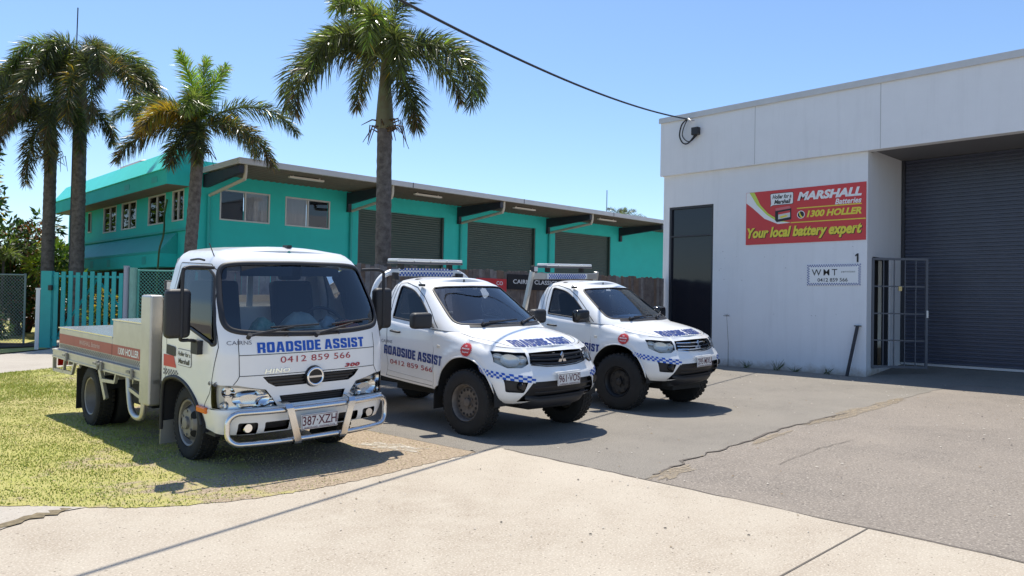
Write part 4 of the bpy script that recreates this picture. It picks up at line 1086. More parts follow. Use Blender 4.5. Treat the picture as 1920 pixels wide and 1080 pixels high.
    ribbon(sk, sk.fx([(-.685, 1.050), (-.3, 1.050), (.3, 1.050), (.685, 1.050)]), .006, 'panel_gap', M_under, t, .0015, False, T)
    ribbon(sk, sk.fx([(-.685, .872), (-.3, .872), (.3, .872), (.685, .872)]), .006, 'panel_gap', M_under, t, .0015, False, T)
    # grilles, emblem
    g = skin(sk, [gr], 'grille', M_gloss, t, -.03, .06, 0, T)
    for z0, hw in ((.838, .46), (.810, .43), (.782, .38)): ribbon(sk, sk.fx([(-hw, z0), (0, z0), (hw, z0)]), .012, 'grille_bar', M_trim, g, -.012, False, T, thick=.0)
    g2 = skin(sk, [lg], 'grille', M_under, t, -.04, .06, 0, T)
    for z0 in (.665, .645, .625): ribbon(sk, sk.fx([(-.31, z0), (0, z0), (.31, z0)]), .010, 'grille_bar', M_trim, g2, -.012, False, T)
    em = MB(); em.lathe([(-.905, .0), (-.905, .088), (-.885, .098), (-.86, .10)], 36, 'y', (0, 0, .828)); e1 = em.build('badge', M_gloss, t, smooth=50, T=T)
    em = MB(); em.tube([(.076 * cos(2 * pi * k / 36), -.912, .828 + .074 * sin(2 * pi * k / 36)) for k in range(36)], .0125, 8, closed=True)
    em.box((0, -.914, .828), (.150, .012, .017)); 
    em.build('emblem', M_chrome, e1, smooth=50, T=T)
    # headlights
    for sd in (-1, 1):
        pts = hlc if sd < 0 else hrc
        sx = lambda x, z: sd * abs(sk.sx(-abs(x), z))
        headlamp(sk, pts, t, T, [(sx(.60, .68), .672, .135, .070, 'c'), (sx(.775, .73), .735, .075, .045, 'c'), (sx(.80, .63), .625, .06, .028, 's'), (sx(.455, .66), .64, .06, .04, 'c')], back=.05,
                 fill=[(sx(x, z), z) for x, z in (((.78, .785), (.50, .742), (.38, .61), (.80, .60)) if sd > 0 else ((.80, .60), (.38, .61), (.50, .742), (.78, .785)))])
    # bumper with lamp pockets
    bh = [(0, .375), (.4, .375), (sk.sx(.6, .375), .375), (sk.sy(-.66, .385, 1), .385), (sk.sy(-.50, .40, 1), .40), (sk.sy(-.50, .585, 1), .560), (sk.sy(-.64, .585, 1), .588), (.5, .588), (0, .588)]
    bo = bh + mir(bh)[1:-1]
    fog = [sk.fx(rounded([(sd * .53, .37), (sd * .69, .375), (sd * .69, .478), (sd * .53, .472)], .02)) for sd in (1, -1)]
    slot = [sk.fx(rounded([(sd * .25, .385), (sd * .47, .385), (sd * .47, .468), (sd * .25, .468)], .015)) for sd in (1, -1)]
    bp = skin(sk, [bo] + fog + slot, 'bumper', M_paint, t, .012, .05, .04, T)
    for l in fog + slot: skin(sk, [l], 'lamp_pocket', M_trim, bp, -.025, .06, 0, T)
    for sd in (1, -1):
        f = MB(); f.lathe([(-.905, .0), (-.905, .036), (-.88, .044), (-.85, .044)], 24, 'y', (sd * .615, .03, .428)); f.build('fog_lamp', M_chrome, bp, smooth=50, T=T)
    for sd in (-1, 1):
        b = MB(); b.bb((sd * .80, -.64, .34), (sd * .55, -.44, .40)); b.build('step', M_trim, t, T=T)
    # bull bar
    bb = MB(); yb = -1.0; R = .10; zt, zb, hw = .572, .305, .80; pts = []
    for cx, cz, a0 in ((hw - R, zt - R, 0), (-hw + R, zt - R, 90), (-hw + R, zb + R, 180), (hw - R, zb + R, 270)):
        pts += [(cx + R * cos(radians(a0 + 90 * k / 7)), cz + R * sin(radians(a0 + 90 * k / 7))) for k in range(8)]
    def bow(x): return yb + .13 * (abs(x) / hw) ** 3
    pp = dens(pts, .06, True); bb.tube([(x, bow(x), z) for x, z in pp], .024, 12, closed=True); bbo = bb.build('bull_bar', M_alloy, t, smooth=50, T=T)
    for sd in (-1, 1):
        u = MB(); pr = [(-.87, .628), (-.93, .64), (-1.02, .625), (-1.045, .59), (-1.045, .30), (-1.03, .272), (-.98, .262), (-.86, .27)]; V = []; F = []
        for i, (y, z) in enumerate(pr):
            xc = sd * (.325 - (.63 - z) / .37 * .105); V += [(xc - .033, y, z), (xc + .033, y, z), (xc + .033, y + .012, z - .002), (xc - .033, y + .012, z - .002)]
            if i:
                k = 4 * i
                for j in range(4): F.append((k - 4 + j, k - 4 + (j + 1) % 4, k + (j + 1) % 4, k + j))
        u.add(V, F); u.build('upright', M_alloy, bbo, smooth=30, T=T)
    plate(t, T, (.0, -1.0, .442), '387·XZH')
    # lettering
    letter_skin(sk, 'ROADSIDE ASSIST', (-.535, 1.064), 1.09, .090, True, 'lettering', M_blue, t, .055, 0, 1.08, T=T)
    letter_skin(sk, 'CAIRNS', (-.775, 1.140), .195, .034, True, 'lettering', M_greyl, t, -.005, 0, 1.0, T=T)
    letter_skin(sk, '0412 859 566', (-.33, .968), .72, .056, True, 'lettering', M_redl, t, .0, 0, 1.05, T=T)
    letter_skin(sk, 'HINO', (-.475, .884), .235, .040, True, 'lettering', M_chrome, t, .03, .15, 1.1, off=.006, T=T)
    letter_skin(sk, '300', (.325, .884), .175, .036, True, 'lettering', M_redl, t, .05, .2, 1.1, off=.006, T=T)
    rr_ = rounded([(.065, .895), (.065, 1.05), (-.25, 1.05), (-.25, .895)], .03); tail = sk.fy(rr_)
    poly_skin(sk, tail, 'speech_bubble', M_greyl, t, .003, T); poly_skin(sk, [(s + (.005 if s < np.mean([q[0] for q in tail]) else -.005), z + (.005 if z < .97 else -.005)) for s, z in tail], 'speech_bubble', M_sw, t, .005, T)
    letter_skin(sk, 'Holler for a', (.05, .985), .285, .042, False, 'lettering', M_blk, t, .02, .1, off=.007, T=T)
    letter_skin(sk, 'Marshall', (.035, .915), .25, .046, False, 'lettering', M_blk, t, .03, .1, off=.007, T=T)
    letter_skin(sk, '616', (-.61, .79), .13, .036, False, 'lettering', M_greyl, t, .03, .1, off=.005, T=T)
    poly_skin(sk, sk.fy([(.40, .965), (.155, .97), (.095, .862), (.40, .855)]), 'red_stripe', M_red, t, .003, T)
    checks(sk, sk.fy([(.40, .775), (.05, .785)]), sk.fy([(.40, .83), (.05, .84)]), 12, 3, 'check_band', t, T, M_greyl)
    poly_skin(sk, rounded(sk.fy([(.325, 1.065), (.11, 1.055), (.11, .965), (.325, .975)]), .02), 'door_handle', M_trim, t, .006, T)
    b = MB(); b.box((-.865, -.50, .565), (.03, .19, .055)); b.box((.865, -.50, .565), (.03, .19, .055)); b.build('indicator', M_orange, t, bevel=.012, T=T)
    # mirrors on their brackets
    for sd, yy, zz in ((-1, -.43, 1.40), (1, -.40, 1.40)):
        m = MB(); m.box((sd * 1.07, yy, zz), (.215, .11, .425)); mo = m.build('mirror', M_trim, t, bevel=.045, seg=4, T=T)
        for p in mo.data.polygons: p.use_smooth = True
        m = MB(); m.bb((sd * .985, yy + .057, zz - .18), (sd * 1.155, yy + .060, zz + .18)); m.build('mirror_glass', M_chrome, mo, T=T)
        m = MB(); m.tube(spline([(sd * .77, -.46, 1.80), (sd * .95, yy - .04, 1.805), (sd * 1.03, yy - .05, 1.79), (sd * 1.05, yy - .05, 1.72), (sd * 1.05, yy - .05, 1.20)], 5), .016, 8)
        m.tube(spline([(sd * 1.05, yy - .04, 1.21), (sd * 1.03, yy, 1.17), (sd * .95, yy + .0, 1.165), (sd * .86, yy + .02, 1.14)], 4), .016, 8)
        m.box((sd * .885, yy + .02, 1.10), (.05, .14, .12)); m.build('mirror_arm', M_trim, mo, smooth=50, T=T)
    b = MB(); b.tube(spline([(-.79, -.30, 1.865), (-.80, -.2, 1.875), (-.79, .0, 1.865)], 4), .010, 6); b.build('door_hook', M_trim, t, T=T)
    wiper(t, (-.64, -.90, 1.225), (-.20, -.865, 1.285), (-.42, -.855, 1.285), (.06, -.845, 1.295), T)
    wiper(t, (.01, -.905, 1.215), (.42, -.86, 1.295), (.20, -.845, 1.292), (.64, -.80, 1.325), T)
    b = MB(); 
    for x in (-.26, .26): b.cyl((x, -.865, 1.215), (x, -.90, 1.225), .018, 10)
    b.build('washer_jet', M_trim, t, smooth=40, T=T)
    b = MB(); b.tube([(-.70, -.30, 1.90), (-.715, -.22, 2.02)], .005, 5); b.box((.06, -.22, 2.015), (.05, .09, .03)); b.build('roof_fitting', M_trim, t, T=T)
    # cabin
    b = MB(); b.prism([(-.76, .85), (-.74, 1.20), (-.52, 1.235), (-.40, 1.12), (-.38, .85)], 'x', -.60, .60); b.bb((-.76, -.56, .85), (-.601, -.38, 1.15)); b.bb((.601, -.56, .85), (.76, -.38, 1.15)); b.build('dashboard', M_dash, t, T=T)
    b = MB(); b.bb((-.80, -.60, .72), (.80, .42, .76)); b.build('floor', M_under, t, T=T)
    seat(t, -.42, -.0, .98, T); seat(t, .40, -.0, .98, T)
    steering(t, (.40, -.40, 1.26), T, .20, 50)
    b = MB(); b.box((-.30, -.52, 1.775), (.50, .03, .09)); b.box((.25, -.52, 1.775), (.40, .03, .09)); b.build('sun_visor', M_dash, t, T=T)
    b = MB(); b.box((0, .43, 1.58), (.06, .015, .36)); b.build('rear_window_bar', M_dirty, t, T=T)
    # arches, guards and running gear
    for sd in (-1, 1):
        V = []; F = []; pr = spline([(-.50, .36), (-.42, .58), (-.22, .72), (.05, .785), (.27, .765), (.40, .70), (.44, .5), (.46, .22)], 4)
        for i, (y, z) in enumerate(pr):
            V += [(sd * .30, y, z), (sd * .845, y, z)]
            if i: F.append((2 * i - 2, 2 * i - 1, 2 * i + 1, 2 * i))
        add_mesh('wheel_arch', V, F, M_trim, t, T=T)
        b = MB(); b.tube(spline([(sd * .842, -.46, .42), (sd * .85, -.37, .59), (sd * .852, -.19, .715), (sd * .852, .05, .775), (sd * .852, .27, .757), (sd * .852, .40, .70), (sd * .852, .44, .55), (sd * .85, .455, .24)], 4), .020, 8); b.build('arch_trim', M_trim, t, smooth=50, T=T)
        b = MB(); b.bb((sd * .66, .44, .10), (sd * .86, .452, .32)); b.build('mud_flap', M_alu, t, T=T)
    b = MB()
    for sd in (-1, 1): b.bb((sd * .33, -.7, .40), (sd * .40, 3.8, .58))
    b.bb((-.3, -.6, .42), (.3, .5, .9)); b.bb((-.6, -.035, .29), (.6, .035, .37)); b.bb((-.7, 2.5, .27), (.7, 2.6, .40)); b.bb((-.76, .95, .36), (-.36, 1.55, .64)); b.bb((.36, .9, .36), (.76, 1.6, .64)); b.bb((-.70, -.78, .36), (.70, -.6, .5))
    b.bb((-.62, 1.7, .40), (-.40, 2.0, .60))
    b.build('chassis', M_under, t, bevel=.01)
    for x in (-1, 1):
        wheel(t, x * .695, 0, .338, .19, .215, x, 'truck'); wheel(t, x * .79, 2.55, .338, .185, .215, x, 'rear', dual=True)
    # alloy tray
    tr = MB(); tr.bb((-.88, .60, .66), (.88, 3.95, .70)); 
    for y in np.arange(.75, 3.9, .45): tr.bb((-.86, y, .60), (.86, y + .05, .66))
    tray = tr.build('tray', M_alu, t, T=T2)
    for sd in (-1, 1):
        b = MB(); b.bb((sd * .885, .62, .67), (sd * .915, 3.95, .775)); b.bb((sd * .916, .62, .755), (sd * .924, 3.95, .775)); b.bb((sd * .916, .62, .67), (sd * .924, 3.95, .69)); b.build('side_rail', M_alu, tray, T=T2)
        b = MB()
        for y in (1.05, 2.0, 2.12, 3.3): b.box((sd * .93, y, .72), (.02, .05, .10)); b.box((sd * .935, y + .08, .735), (.022, .10, .025))
        b.build('latch', mat('latch_grey', (.28, .27, .26), .5, metal=.6), tray, T=T2)
        b = MB(); x = sd * .90
        b.tube(spline([(x, 1.22, .67), (x, 1.19, .52), (x, 1.12, .36), (x, 1.0, .30), (x, .84, .31), (x, .78, .40), (x, .77, .62)], 5), .030, 10); b.bar((x, 1.18, .56), (x, .80, .50), .03, .035); b.build('side_guard', M_alu, tray, smooth=50, T=T2)
        b = MB(); b.bar((x, 2.12, .67), (x - sd * .02, 1.96, .36), .035, .05); b.bar((x, 2.06, .56), (x, 1.62, .58), .03, .035); b.bar((x, 1.62, .58), (x, 1.58, .67), .03, .035); b.build('side_guard', M_alu, tray, T=T2)
        b = MB(); b.bar((x, 3.92, .67), (x, 3.92, .50), .03, .04); b.bar((x, 3.92, .51), (x, 3.15, .53), .03, .04); b.bar((x, 3.15, .53), (x, 3.05, .67), .03, .04); b.bar((x, 3.5, .52), (x, 3.45, .67), .03, .03); b.build('side_guard', M_alu, tray, T=T2)
        b = MB(); b.bb((sd * .62, 3.03, .12), (sd * .88, 3.05, .60)); b.build('mud_flap', M_rub, tray, T=T2)
        b = MB(); V = []; F = []
        for i, (y, z) in enumerate(arc((2.55, .34), .43, .40, 15, 165, 14)):
            V += [(sd * .58, y, min(z, .66)), (sd * .89, y, min(z, .66))]
            if i: F.append((2 * i - 2, 2 * i - 1, 2 * i + 1, 2 * i))
        b.add(V, F); b.build('mudguard', M_trim, tray, T=T2)
        b = MB(); b.box((sd * .72, 3.97, .60), (.26, .03, .10)); b.build('tail_lamp', M_redlamp, tray, T=T2)
    b = MB(); b.bb((-.885, 3.95, .66), (.885, 3.98, .775)); b.build('tail_board', M_alu, tray, T=T2)
    b = MB()
    for sd in (-1, 1): b.bb((sd * .80, .60, .45), (sd * .925, .86, 1.525))
    b.bb((-.80, .60, .66), (.80, .64, 1.50)); hbd = b.build('headboard', M_alu, t, bevel=.03, seg=3, T=T2)
    b = MB()
    for z in (.80, .93, 1.06, 1.19, 1.32, 1.45): b.bb((-.79, .585, z), (.79, .599, z + .07))
    b.build('rib', mat('tan_alloy', (.50, .42, .32), .5, metal=.4, var=.2, scale=5), hbd, T=T2)
    b = MB(); b.bb((-.865, 1.86, .70), (.82, 3.88, 1.035)); tb1 = b.build('tool_box', M_alu, t, bevel=.01, T=T2)
    b = MB(); b.bb((-.866, .875, .70), (.82, 1.855, 1.225)); tb2 = b.build('tool_box', M_alu, t, bevel=.01, T=T2)
    b = MB(); b.bb((-.875, 1.85, 1.036), (.83, 3.89, 1.05)); b.build('lid', M_alloy, tb1, T=T2)
    b = MB(); b.bb((-.875, .87, 1.226), (.83, 1.86, 1.24)); b.build('lid', M_alloy, tb2, T=T2)
    M_redf = mat('faded_red', (.46, .10, .075), .5, var=.2, scale=3)
    for tb_, y0, y1 in ((tb1, 1.865, 3.86), (tb2, .885, 1.85)):
        b = MB(); b.bb((-.868, y0, .85), (-.8665, y1, .968)); b.build('red_stripe', M_redf, tb_, T=T2)
        V = []; F = []; n = int((y1 - y0) / .03)
        for i in range(n):
            for j in range(3):
                if (i + j) % 2: continue
                y = y0 + i * .03; z = .79 + j * .018; k = len(V)
                V += [(-.868, y, z), (-.868, y + .03, z), (-.868, y + .03, z + .018), (-.868, y, z + .018)]; F.append((k, k + 1, k + 2, k + 3))
        add_mesh('check_band', V, F, M_greyl, tb_, T=T2)
    text_on(planefn((-.8695, 1.66, .872), (0, -1, 0), (0, 0, 1)), '1300 HOLLER', .62, .075, 'lettering', M_sw, tb2, .03, T=T2)
    text_on(planefn((-.8695, 3.02, .885), (0, -1, 0), (0, 0, 1)), 'MARSHALL Batteries', .75, .055, 'lettering', mat('faded_letter', (.62, .40, .36), .5), tb1, .02, .15, T=T2)
    b = MB(); b.box((-.70, .70, 1.62), (.12, .05, .10)); b.box((-.70, .735, 1.62), (.10, .03, .08)); b.box((-.70, .72, 1.55), (.03, .03, .05)); wl = b.build('work_lamp', M_trim, t, bevel=.008, T=T2)
    b = MB(); b.box((-.70, .672, 1.62), (.10, .006, .075)); b.build('lens', mat('lamp_white', (.7, .7, .68), .2), wl, T=T2)
    b = MB(); b.tube(spline([(-.62, .57, 1.44), (-.5, .56, 1.38), (-.35, .57, 1.37), (-.2, .575, 1.40)], 4), .012, 6); b.build('strap', mat('strap_orange', (.65, .25, .05), .7), tray, T=T2)
    return t
build_truck()
def on_dash(name, label, cat, c, size, m, rot=0, lumps=.02, seed=1):
    """crumpled thing lying on the truck's dashboard"""
    r = random.Random(seed); n = 7; V = []; F = []
    for i in range(n):
        for j in range(n):
            u, v = i / (n - 1) - .5, j / (n - 1) - .5; q = max(abs(u), abs(v)) * 2
            x, y = u * size[0] * (1 + r.uniform(-.08, .08)), v * size[1] * (1 + r.uniform(-.1, .1))
            V.append((x * cos(rot) - y * sin(rot), x * sin(rot) + y * cos(rot), size[2] * (1 - q ** 2) + r.uniform(0, lumps)))
            if i and j: k = i * n + j; F.append((k - n - 1, k - 1, k, k - n))
    o = add_mesh(name, V, F, m, smooth=60); o.location = c
    md = o.modifiers.new('solid', 'SOLIDIFY'); md.thickness = .004
    return tag(o, label, cat)
on_dash('plastic_bag', 'green and white plastic packet at the left end of the truck dashboard', 'bag', (3.20, 6.60, 1.185), (.24, .14, .13), mat('bag_green', (.45, .66, .58), .3, col2=(.06, .34, .24), scale=18), .1, .03, 2)
on_dash('cloth', 'pale green cloth crumpled in the middle of the truck dashboard', 'cloth', (3.58, 6.62, 1.20), (.40, .18, .17), mat('cloth_green', (.50, .62, .58), .7, col2=(.30, .42, .44), scale=9), -.1, .035, 5)
on_dash('folder', 'red folder lying on the truck dashboard beside the clear bag', 'folder', (4.08, 6.64, 1.215), (.30, .16, .09), mat('folder_red', (.55, .07, .05), .5), .05, .004, 3)
on_dash('plastic_bag', 'clear bluish plastic bag between the cloth and the red folder', 'bag', (3.86, 6.63, 1.205), (.18, .14, .12), mat('bag_clear', (.42, .58, .66), .2, col2=(.25, .38, .46), scale=14), .3, .03, 7)
# ================================================================ utility trucks
def build_ute(label, pos, yaw, roll, pitch, dz, plate_txt, style, wy=0.0):
    t = thing('utility_truck', label, 'utility truck', (pos[0], pos[1], 0), radians(yaw), 'white roadside assistance utility trucks')
    T = shear(roll, pitch, dz)
    ZT = [(-.86, .995), (-.70, 1.005), (-.5, 1.035), (-.2, 1.082), (.1, 1.128), (.5, 1.185), (.9, 1.215), (1.4, 1.248), (1.7, 1.262)]
    zy = np.array(ZT); zt = lambda y: np.interp(y, zy[:, 0], zy[:, 1])
    def flare(y, z):
        r = np.hypot((y - wy * .7) / .56, (z - .42) / .58); return .022 * np.exp(-((r - .92) / .16) ** 2) * (z > .3)
    sk = Skirt(yf=[(.36, -.66), (.42, -.72), (.47, -.80), (.55, -.845), (.66, -.86), (.74, -.84), (.80, -.795), (.86, -.76), (.93, -.738), (.985, -.705), (1.02, -.66), (1.1, -.58), (1.3, -.40)],
               w=[(.36, .78), (.42, .805), (.5, .84), (.7, .858), (.9, .858), (1.0, .852), (1.1, .842), (1.2, .830), (1.3, .822)],
               D=[(.36, .54), (1.3, .56)], n=2.45, ztop=zt, r=.075, flare=flare)
    REAR = 1.72
    def mir(p): return [(-s, z) for s, z in p][::-1]
    # ------- lower body, split by shut lines into nose, wings, doors
    af = spline([(y + wy * .7, z) for y, z in [(-.475, .46), (-.455, .58), (-.38, .73), (-.22, .865), (.0, .908), (.22, .865), (.39, .73), (.47, .58), (.485, .53)]], 5)
    half = [(0, .445), (sk.sx(.5, .43), .43), (sk.sy(-.60, .42, 1), .425), (sk.sy(-.475, .44, 1), .44)] + [(sk.sy(y, z, 1), z) for y, z in af]
    half += [(sk.sy(.50, .47, 1), .47), (sk.sy(1.0, .485, 1), .485), (sk.sy(1.5, .505, 1), .505), (sk.sy(REAR, .52, 1), .52)]
    half += [(sk.sy(REAR, z, 1), z) for z in np.linspace(.56, float(zt(REAR)), 9)]
    sN = half[-1][0]; top = []
    for s in np.linspace(sN, 0, 40)[1:]:
        # find z on the top edge for this s
        z = 1.1
        for _ in range(12): z = float(zt(sk.P(s, z)[..., 1]))
        top.append((s, z))
    outer = half + top; outer = outer + mir(outer)[1:-1]
    # top edge samples (nose to tail) for the bonnet
    topE = [(0.0, top[-1][1])] + [p for p in top[::-1][1:]]
    gr = sk.fx([(-.435, .977), (-.25, .983), (0, .985), (.25, .983), (.435, .977), (.455, .862), (.25, .836), (0, .828), (-.25, .836), (-.455, .862)])
    lo = rounded(sk.fx([(-.48, .672), (0, .675), (.48, .672), (.53, .60), (.60, .452), (.3, .450), (-.3, .450), (-.60, .452), (-.53, .60)]), .02)
    hl = [(sk.sy(-.41, 1.0), 1.0), (sk.sy(-.50, .998), .998)] + sk.fx([(-.60, .986), (-.475, .982), (-.472, .862), (-.56, .822), (-.70, .822)]) + [(sk.sy(-.48, .885), .885)]
    hr = [(-s, z) for s, z in hl]
    fogs = [[(sd * s, z) for s, z in rounded([(abs(sk.sx(-.765, .735)), .738), (abs(sk.sx(-.535, .69)), .690), (abs(sk.sx(-.575, .555)), .555), (abs(sk.sx(-.735, .565)), .568)], .02)] for sd in (1, -1)]
    dpoly = [(.52, .50), (1.02, .515), (1.50, .53), (1.515, .9), (1.515, 1.18), (1.505, 1.248), (1.0, 1.218), (.56, 1.186), (.525, 1.0), (.515, .7)]
    drs = [[(sk.sy(y, z, sd), z) for y, z in dpoly] for sd in (-1, 1)]
    # door openings stay below the belt so that the outline keeps one loop
    drs = [[(s, min(z, float(zt(y)) - .006)) for (s, z), (y, _) in zip(d, dpoly)] for d in drs]
    body = skin(sk, [outer, gr, lo, hl, hr] + fogs + drs, 'body', M_paint, t, 0, .05, .02, T)
    for d in drs:
        cs = np.mean([p[0] for p in d]); cz = np.mean([p[1] for p in d])
        ins = [(s + (cs - s) / abs(cs - s) * .006, z + (cz - z) / abs(cz - z) * .006) for s, z in d]
        dd = skin(sk, [ins], 'door', M_paint, t, 0, .05, .02, T)
        sd = np.sign(cs)
        hp = [(sk.sy(y, z, sd), z) for y, z in rounded([(1.40, 1.085), (1.21, 1.075), (1.21, 1.115), (1.40, 1.125)], .015)]
        b = MB(); xx = float(sk.P(hp[0][0], 1.1)[0]); b.tube([(xx - sd * .005, 1.40, 1.105), (xx + sd * .03, 1.385, 1.104), (xx + sd * .03, 1.235, 1.096), (xx - sd * .005, 1.22, 1.095)], .013, 8); b.build('door_handle', M_trim, dd, smooth=50, T=T)
        ribbon(sk, [(sk.sy(y, z, sd), z) for y, z in ((1.47, .60), (1.0, .575), (.52, .555))], .008, 'door_crease', M_dirty, dd, .002, False, T, thick=.005)
    # sill behind the shut lines
    for sd in (-1, 1):
        b = MB(); b.bb((sd * .66, .50, .46), (sd * .80, 1.63, 1.15)); b.build('inner_sill', M_under, t, T=T)
    # bonnet
    Eb = []
    for s, z in topE:
        p = sk.P(s, z)
        if p[1] <= .56: Eb.append(p)
    Eb = np.array(Eb); Eb[0][0] = .004
    cy = lambda y: np.interp(y, [-.72, -.66, -.58, -.46, -.3, 0, .5], [0, .012, .028, .05, .07, .088, .09])
    cap(Eb, lambda x, y: cy(y), 25, 'bonnet', M_paint, t, T, 2.6)
    def hz(x, y):
        xb = np.interp(y, Eb[:, 1], Eb[:, 0]); ze = np.interp(y, Eb[:, 1], Eb[:, 2])
        return ze + cy(y) * (1 - min(1, abs(x) / max(xb, 1e-3)) ** 2.6)
    def nose_y(x): return float(np.interp(abs(x), Eb[:, 0], Eb[:, 1]))
    # bonnet shut line runs from headlamp to scuttle
    for sd in (-1, 1):
        pts = []
        for y in np.linspace(-.56, .40, 24):
            xb = float(np.interp(y, Eb[:, 1], Eb[:, 0])); x = sd * min(xb * .93, .50 + (y + .56) * .32 + .08 * (1 - math.exp(-(y + .56) * 6))); pts.append((x, y, hz(x, y) + .003))
        V = []; F = []
        for i, p in enumerate(pts):
            V += [(p[0] - .004, p[1], p[2]), (p[0] + .004, p[1], p[2])]
            if i: F.append((2 * i - 2, 2 * i - 1, 2 * i + 1, 2 * i))
        add_mesh('bonnet_gap', V, F, M_under, t, T=T)
    fe = [(s, z - .010) for s, z in topE if abs(s) <= abs(sk.sy(-.45, 1.0))]
    ribbon(sk, [(-s, z) for s, z in fe[::-1]][:-1] + fe, .008, 'bonnet_gap', M_under, t, .002, False, T)
    # ------- greenhouse
    gh = Skirt(yf=[(1.10, -.09), (1.2, .05), (1.245, .12), (1.66, .80), (1.70, .87), (1.80, 1.04)],
               w=[(1.10, .835), (1.18, .818), (1.25, .800), (1.4, .748), (1.55, .694), (1.65, .652), (1.72, .622), (1.80, .59)],
               D=[(1.1, .60), (1.25, .58), (1.7, .32), (1.8, .30)], n=2.8, ztop=lambda y: 1.735 + 0 * y, r=.10)
    GR = 1.69
    hb = [(0, 1.16), (.6, 1.16)] + [(gh.sy(y, 1.16 + .05 * max(0, (y - .2)), 1), 1.16 + .05 * max(0, (y - .2))) for y in (.3, .6, 1.0, 1.4, GR)]
    hb += [(gh.sy(GR - .10 * max(0, (z - 1.5)) / .23, z, 1), z) for z in np.linspace(1.26, 1.735, 8)]
    tp = [(s, 1.735) for s in np.linspace(hb[-1][0], 0, 22)[1:]]
    go = hb + tp; go = go + mir(go)[1:-1]
    wp = [(0, 1.247), (.5, 1.247), (.65, 1.250), (.685, 1.275), (.675, 1.34), (.63, 1.50), (.588, 1.635), (.558, 1.662), (.4, 1.676), (0, 1.682)]
    wl_ = rounded(gh.fx(wp + [(-x, z) for x, z in wp[::-1]][1:-1]), .03, 3)
    sy_ = rounded([(1.45, 1.268), (1.475, 1.674), (1.17, 1.625), (.95, 1.50), (.745, 1.345), (.60, 1.218)], [.03, .04, .12, .1, .1, .01], 5)
    sl = gh.fy(sy_, -1); sr = [(-s, z) for s, z in sl]
    skin(gh, [go, wl_, sl, sr], 'cab', M_paint, t, 0, .05, .02, T)
    s_end = tp[0][0] if False else hb[-1][0]
    RB = gh.P(np.concatenate([np.linspace(.02, 1, 12), np.linspace(1.04, s_end, 10)]), 1.735)
    cap(RB, lambda x, y: .052 * min(1, max(0, (y - .84) / .22)), 15, 'roof', M_paint, t, T, 2.4)
    skin(gh, [wl_], 'windscreen', M_ws, t, -.006, .06, 0, T); ribbon(gh, wl_, .030, 'windscreen_seal', M_trim, t, .002, True, T, thick=.005)
    for l in (sl, sr): skin(gh, [l], 'side_window', M_side, t, -.008, .06, 0, T); ribbon(gh, l, .022, 'window_seal', M_trim, t, .002, True, T, thick=.005)
    for sd in (-1, 1):
        ribbon(gh, [(gh.sy(y, z, sd), z) for y, z in ((.50, 1.195), (.70, 1.372), (.92, 1.545), (1.12, 1.655), (1.42, 1.712), (1.53, 1.70), (1.545, 1.5), (1.515, 1.255))], .009, 'door_gap', M_under, t, .0015, False, T)
        ribbon(gh, [(gh.sy(y, z, sd), z) for y, z in ((1.60, 1.25), (1.605, 1.5), (1.59, 1.68))], .008, 'body_gap', M_greyl, t, .0015, False, T)
    ribbon(gh, gh.fx([(-.58, 1.226), (-.3, 1.222), (.3, 1.222), (.58, 1.226)]), .048, 'scuttle', M_trim, t, .004, False, T)
    zz = np.linspace(.55, 1.70, 14); rw = [((float(sk.w(z)) - .01 if z < 1.2 else float(gh.w(z)) - .01), z) for z in zz]
    loop = rw + [(-x, z) for x, z in rw[::-1]]; hole = rounded([(-.52, 1.30), (.52, 1.30), (.48, 1.62), (-.48, 1.62)], .05)
    v, F, r = mesh2d([loop, hole], .2); add_mesh('rear_wall', [(x, 1.68 if z < 1.5 else 1.68 - .10 * (z - 1.5) / .23, z) for x, z in v], F, M_paint, t, T=T)
    v, F, r = mesh2d([hole], .3); add_mesh('rear_window', [(x, 1.675, z) for x, z in v], F, M_clear, t, T=T)
    # ------- front details
    g = skin(sk, [gr], 'grille', M_gloss, t, -.035, .05, 0, T)
    barm = M_chrome if style == 'lifted' else M_trim
    for za, zb_ in ((.945, .938), (.905, .893), (.865, .850)):
        ribbon(sk, sk.fx([(-.435, za), (-.2, zb_), (0, zb_ - .002), (.2, zb_), (.435, za)]), .026 if style != 'lifted' else .020, 'grille_bar', barm, g, -.02, False, T, thick=.022)
    ribbon(sk, sk.fx([(-.45, .85), (-.25, .826), (0, .818), (.25, .826), (.45, .85)]), .012, 'grille_trim', M_chrome if style == 'lifted' else M_trim, g, .004, False, T)
    e = MB(); dz_ = .905; yv = -.765
    for a in (90, 210, 330):
        ca, sa = cos(radians(a)), sin(radians(a)); L = .082; wv = .026; c = (0, dz_ - .008)
        tip = (c[0] + L * ca, c[1] + L * sa); mid = (c[0] + L / 2 * ca, c[1] + L / 2 * sa); px, pz = -sa * wv, ca * wv
        q = [c, (mid[0] + px, mid[1] + pz), tip, (mid[0] - px, mid[1] - pz)]; e.prism(q, 'y', yv - .012, yv)
    e.build('emblem', M_chrome, g, T=T)
    l = skin(sk, [lo], 'lower_intake', M_trim, t, -.06, .06, 0, T)
    for z in (.50, .555, .61): ribbon(sk, sk.fx([(-.46, z), (0, z), (.46, z)]), .012, 'intake_slat', M_trim, l, -.045, False, T, thick=.012)
    # matt lip under the intake
    b = MB(); V = []; F = []; xs = np.linspace(-.50, .50, 25); prz = [(.05, .495), (.022, .472), (.025, .428), (.06, .385), (.16, .34)]
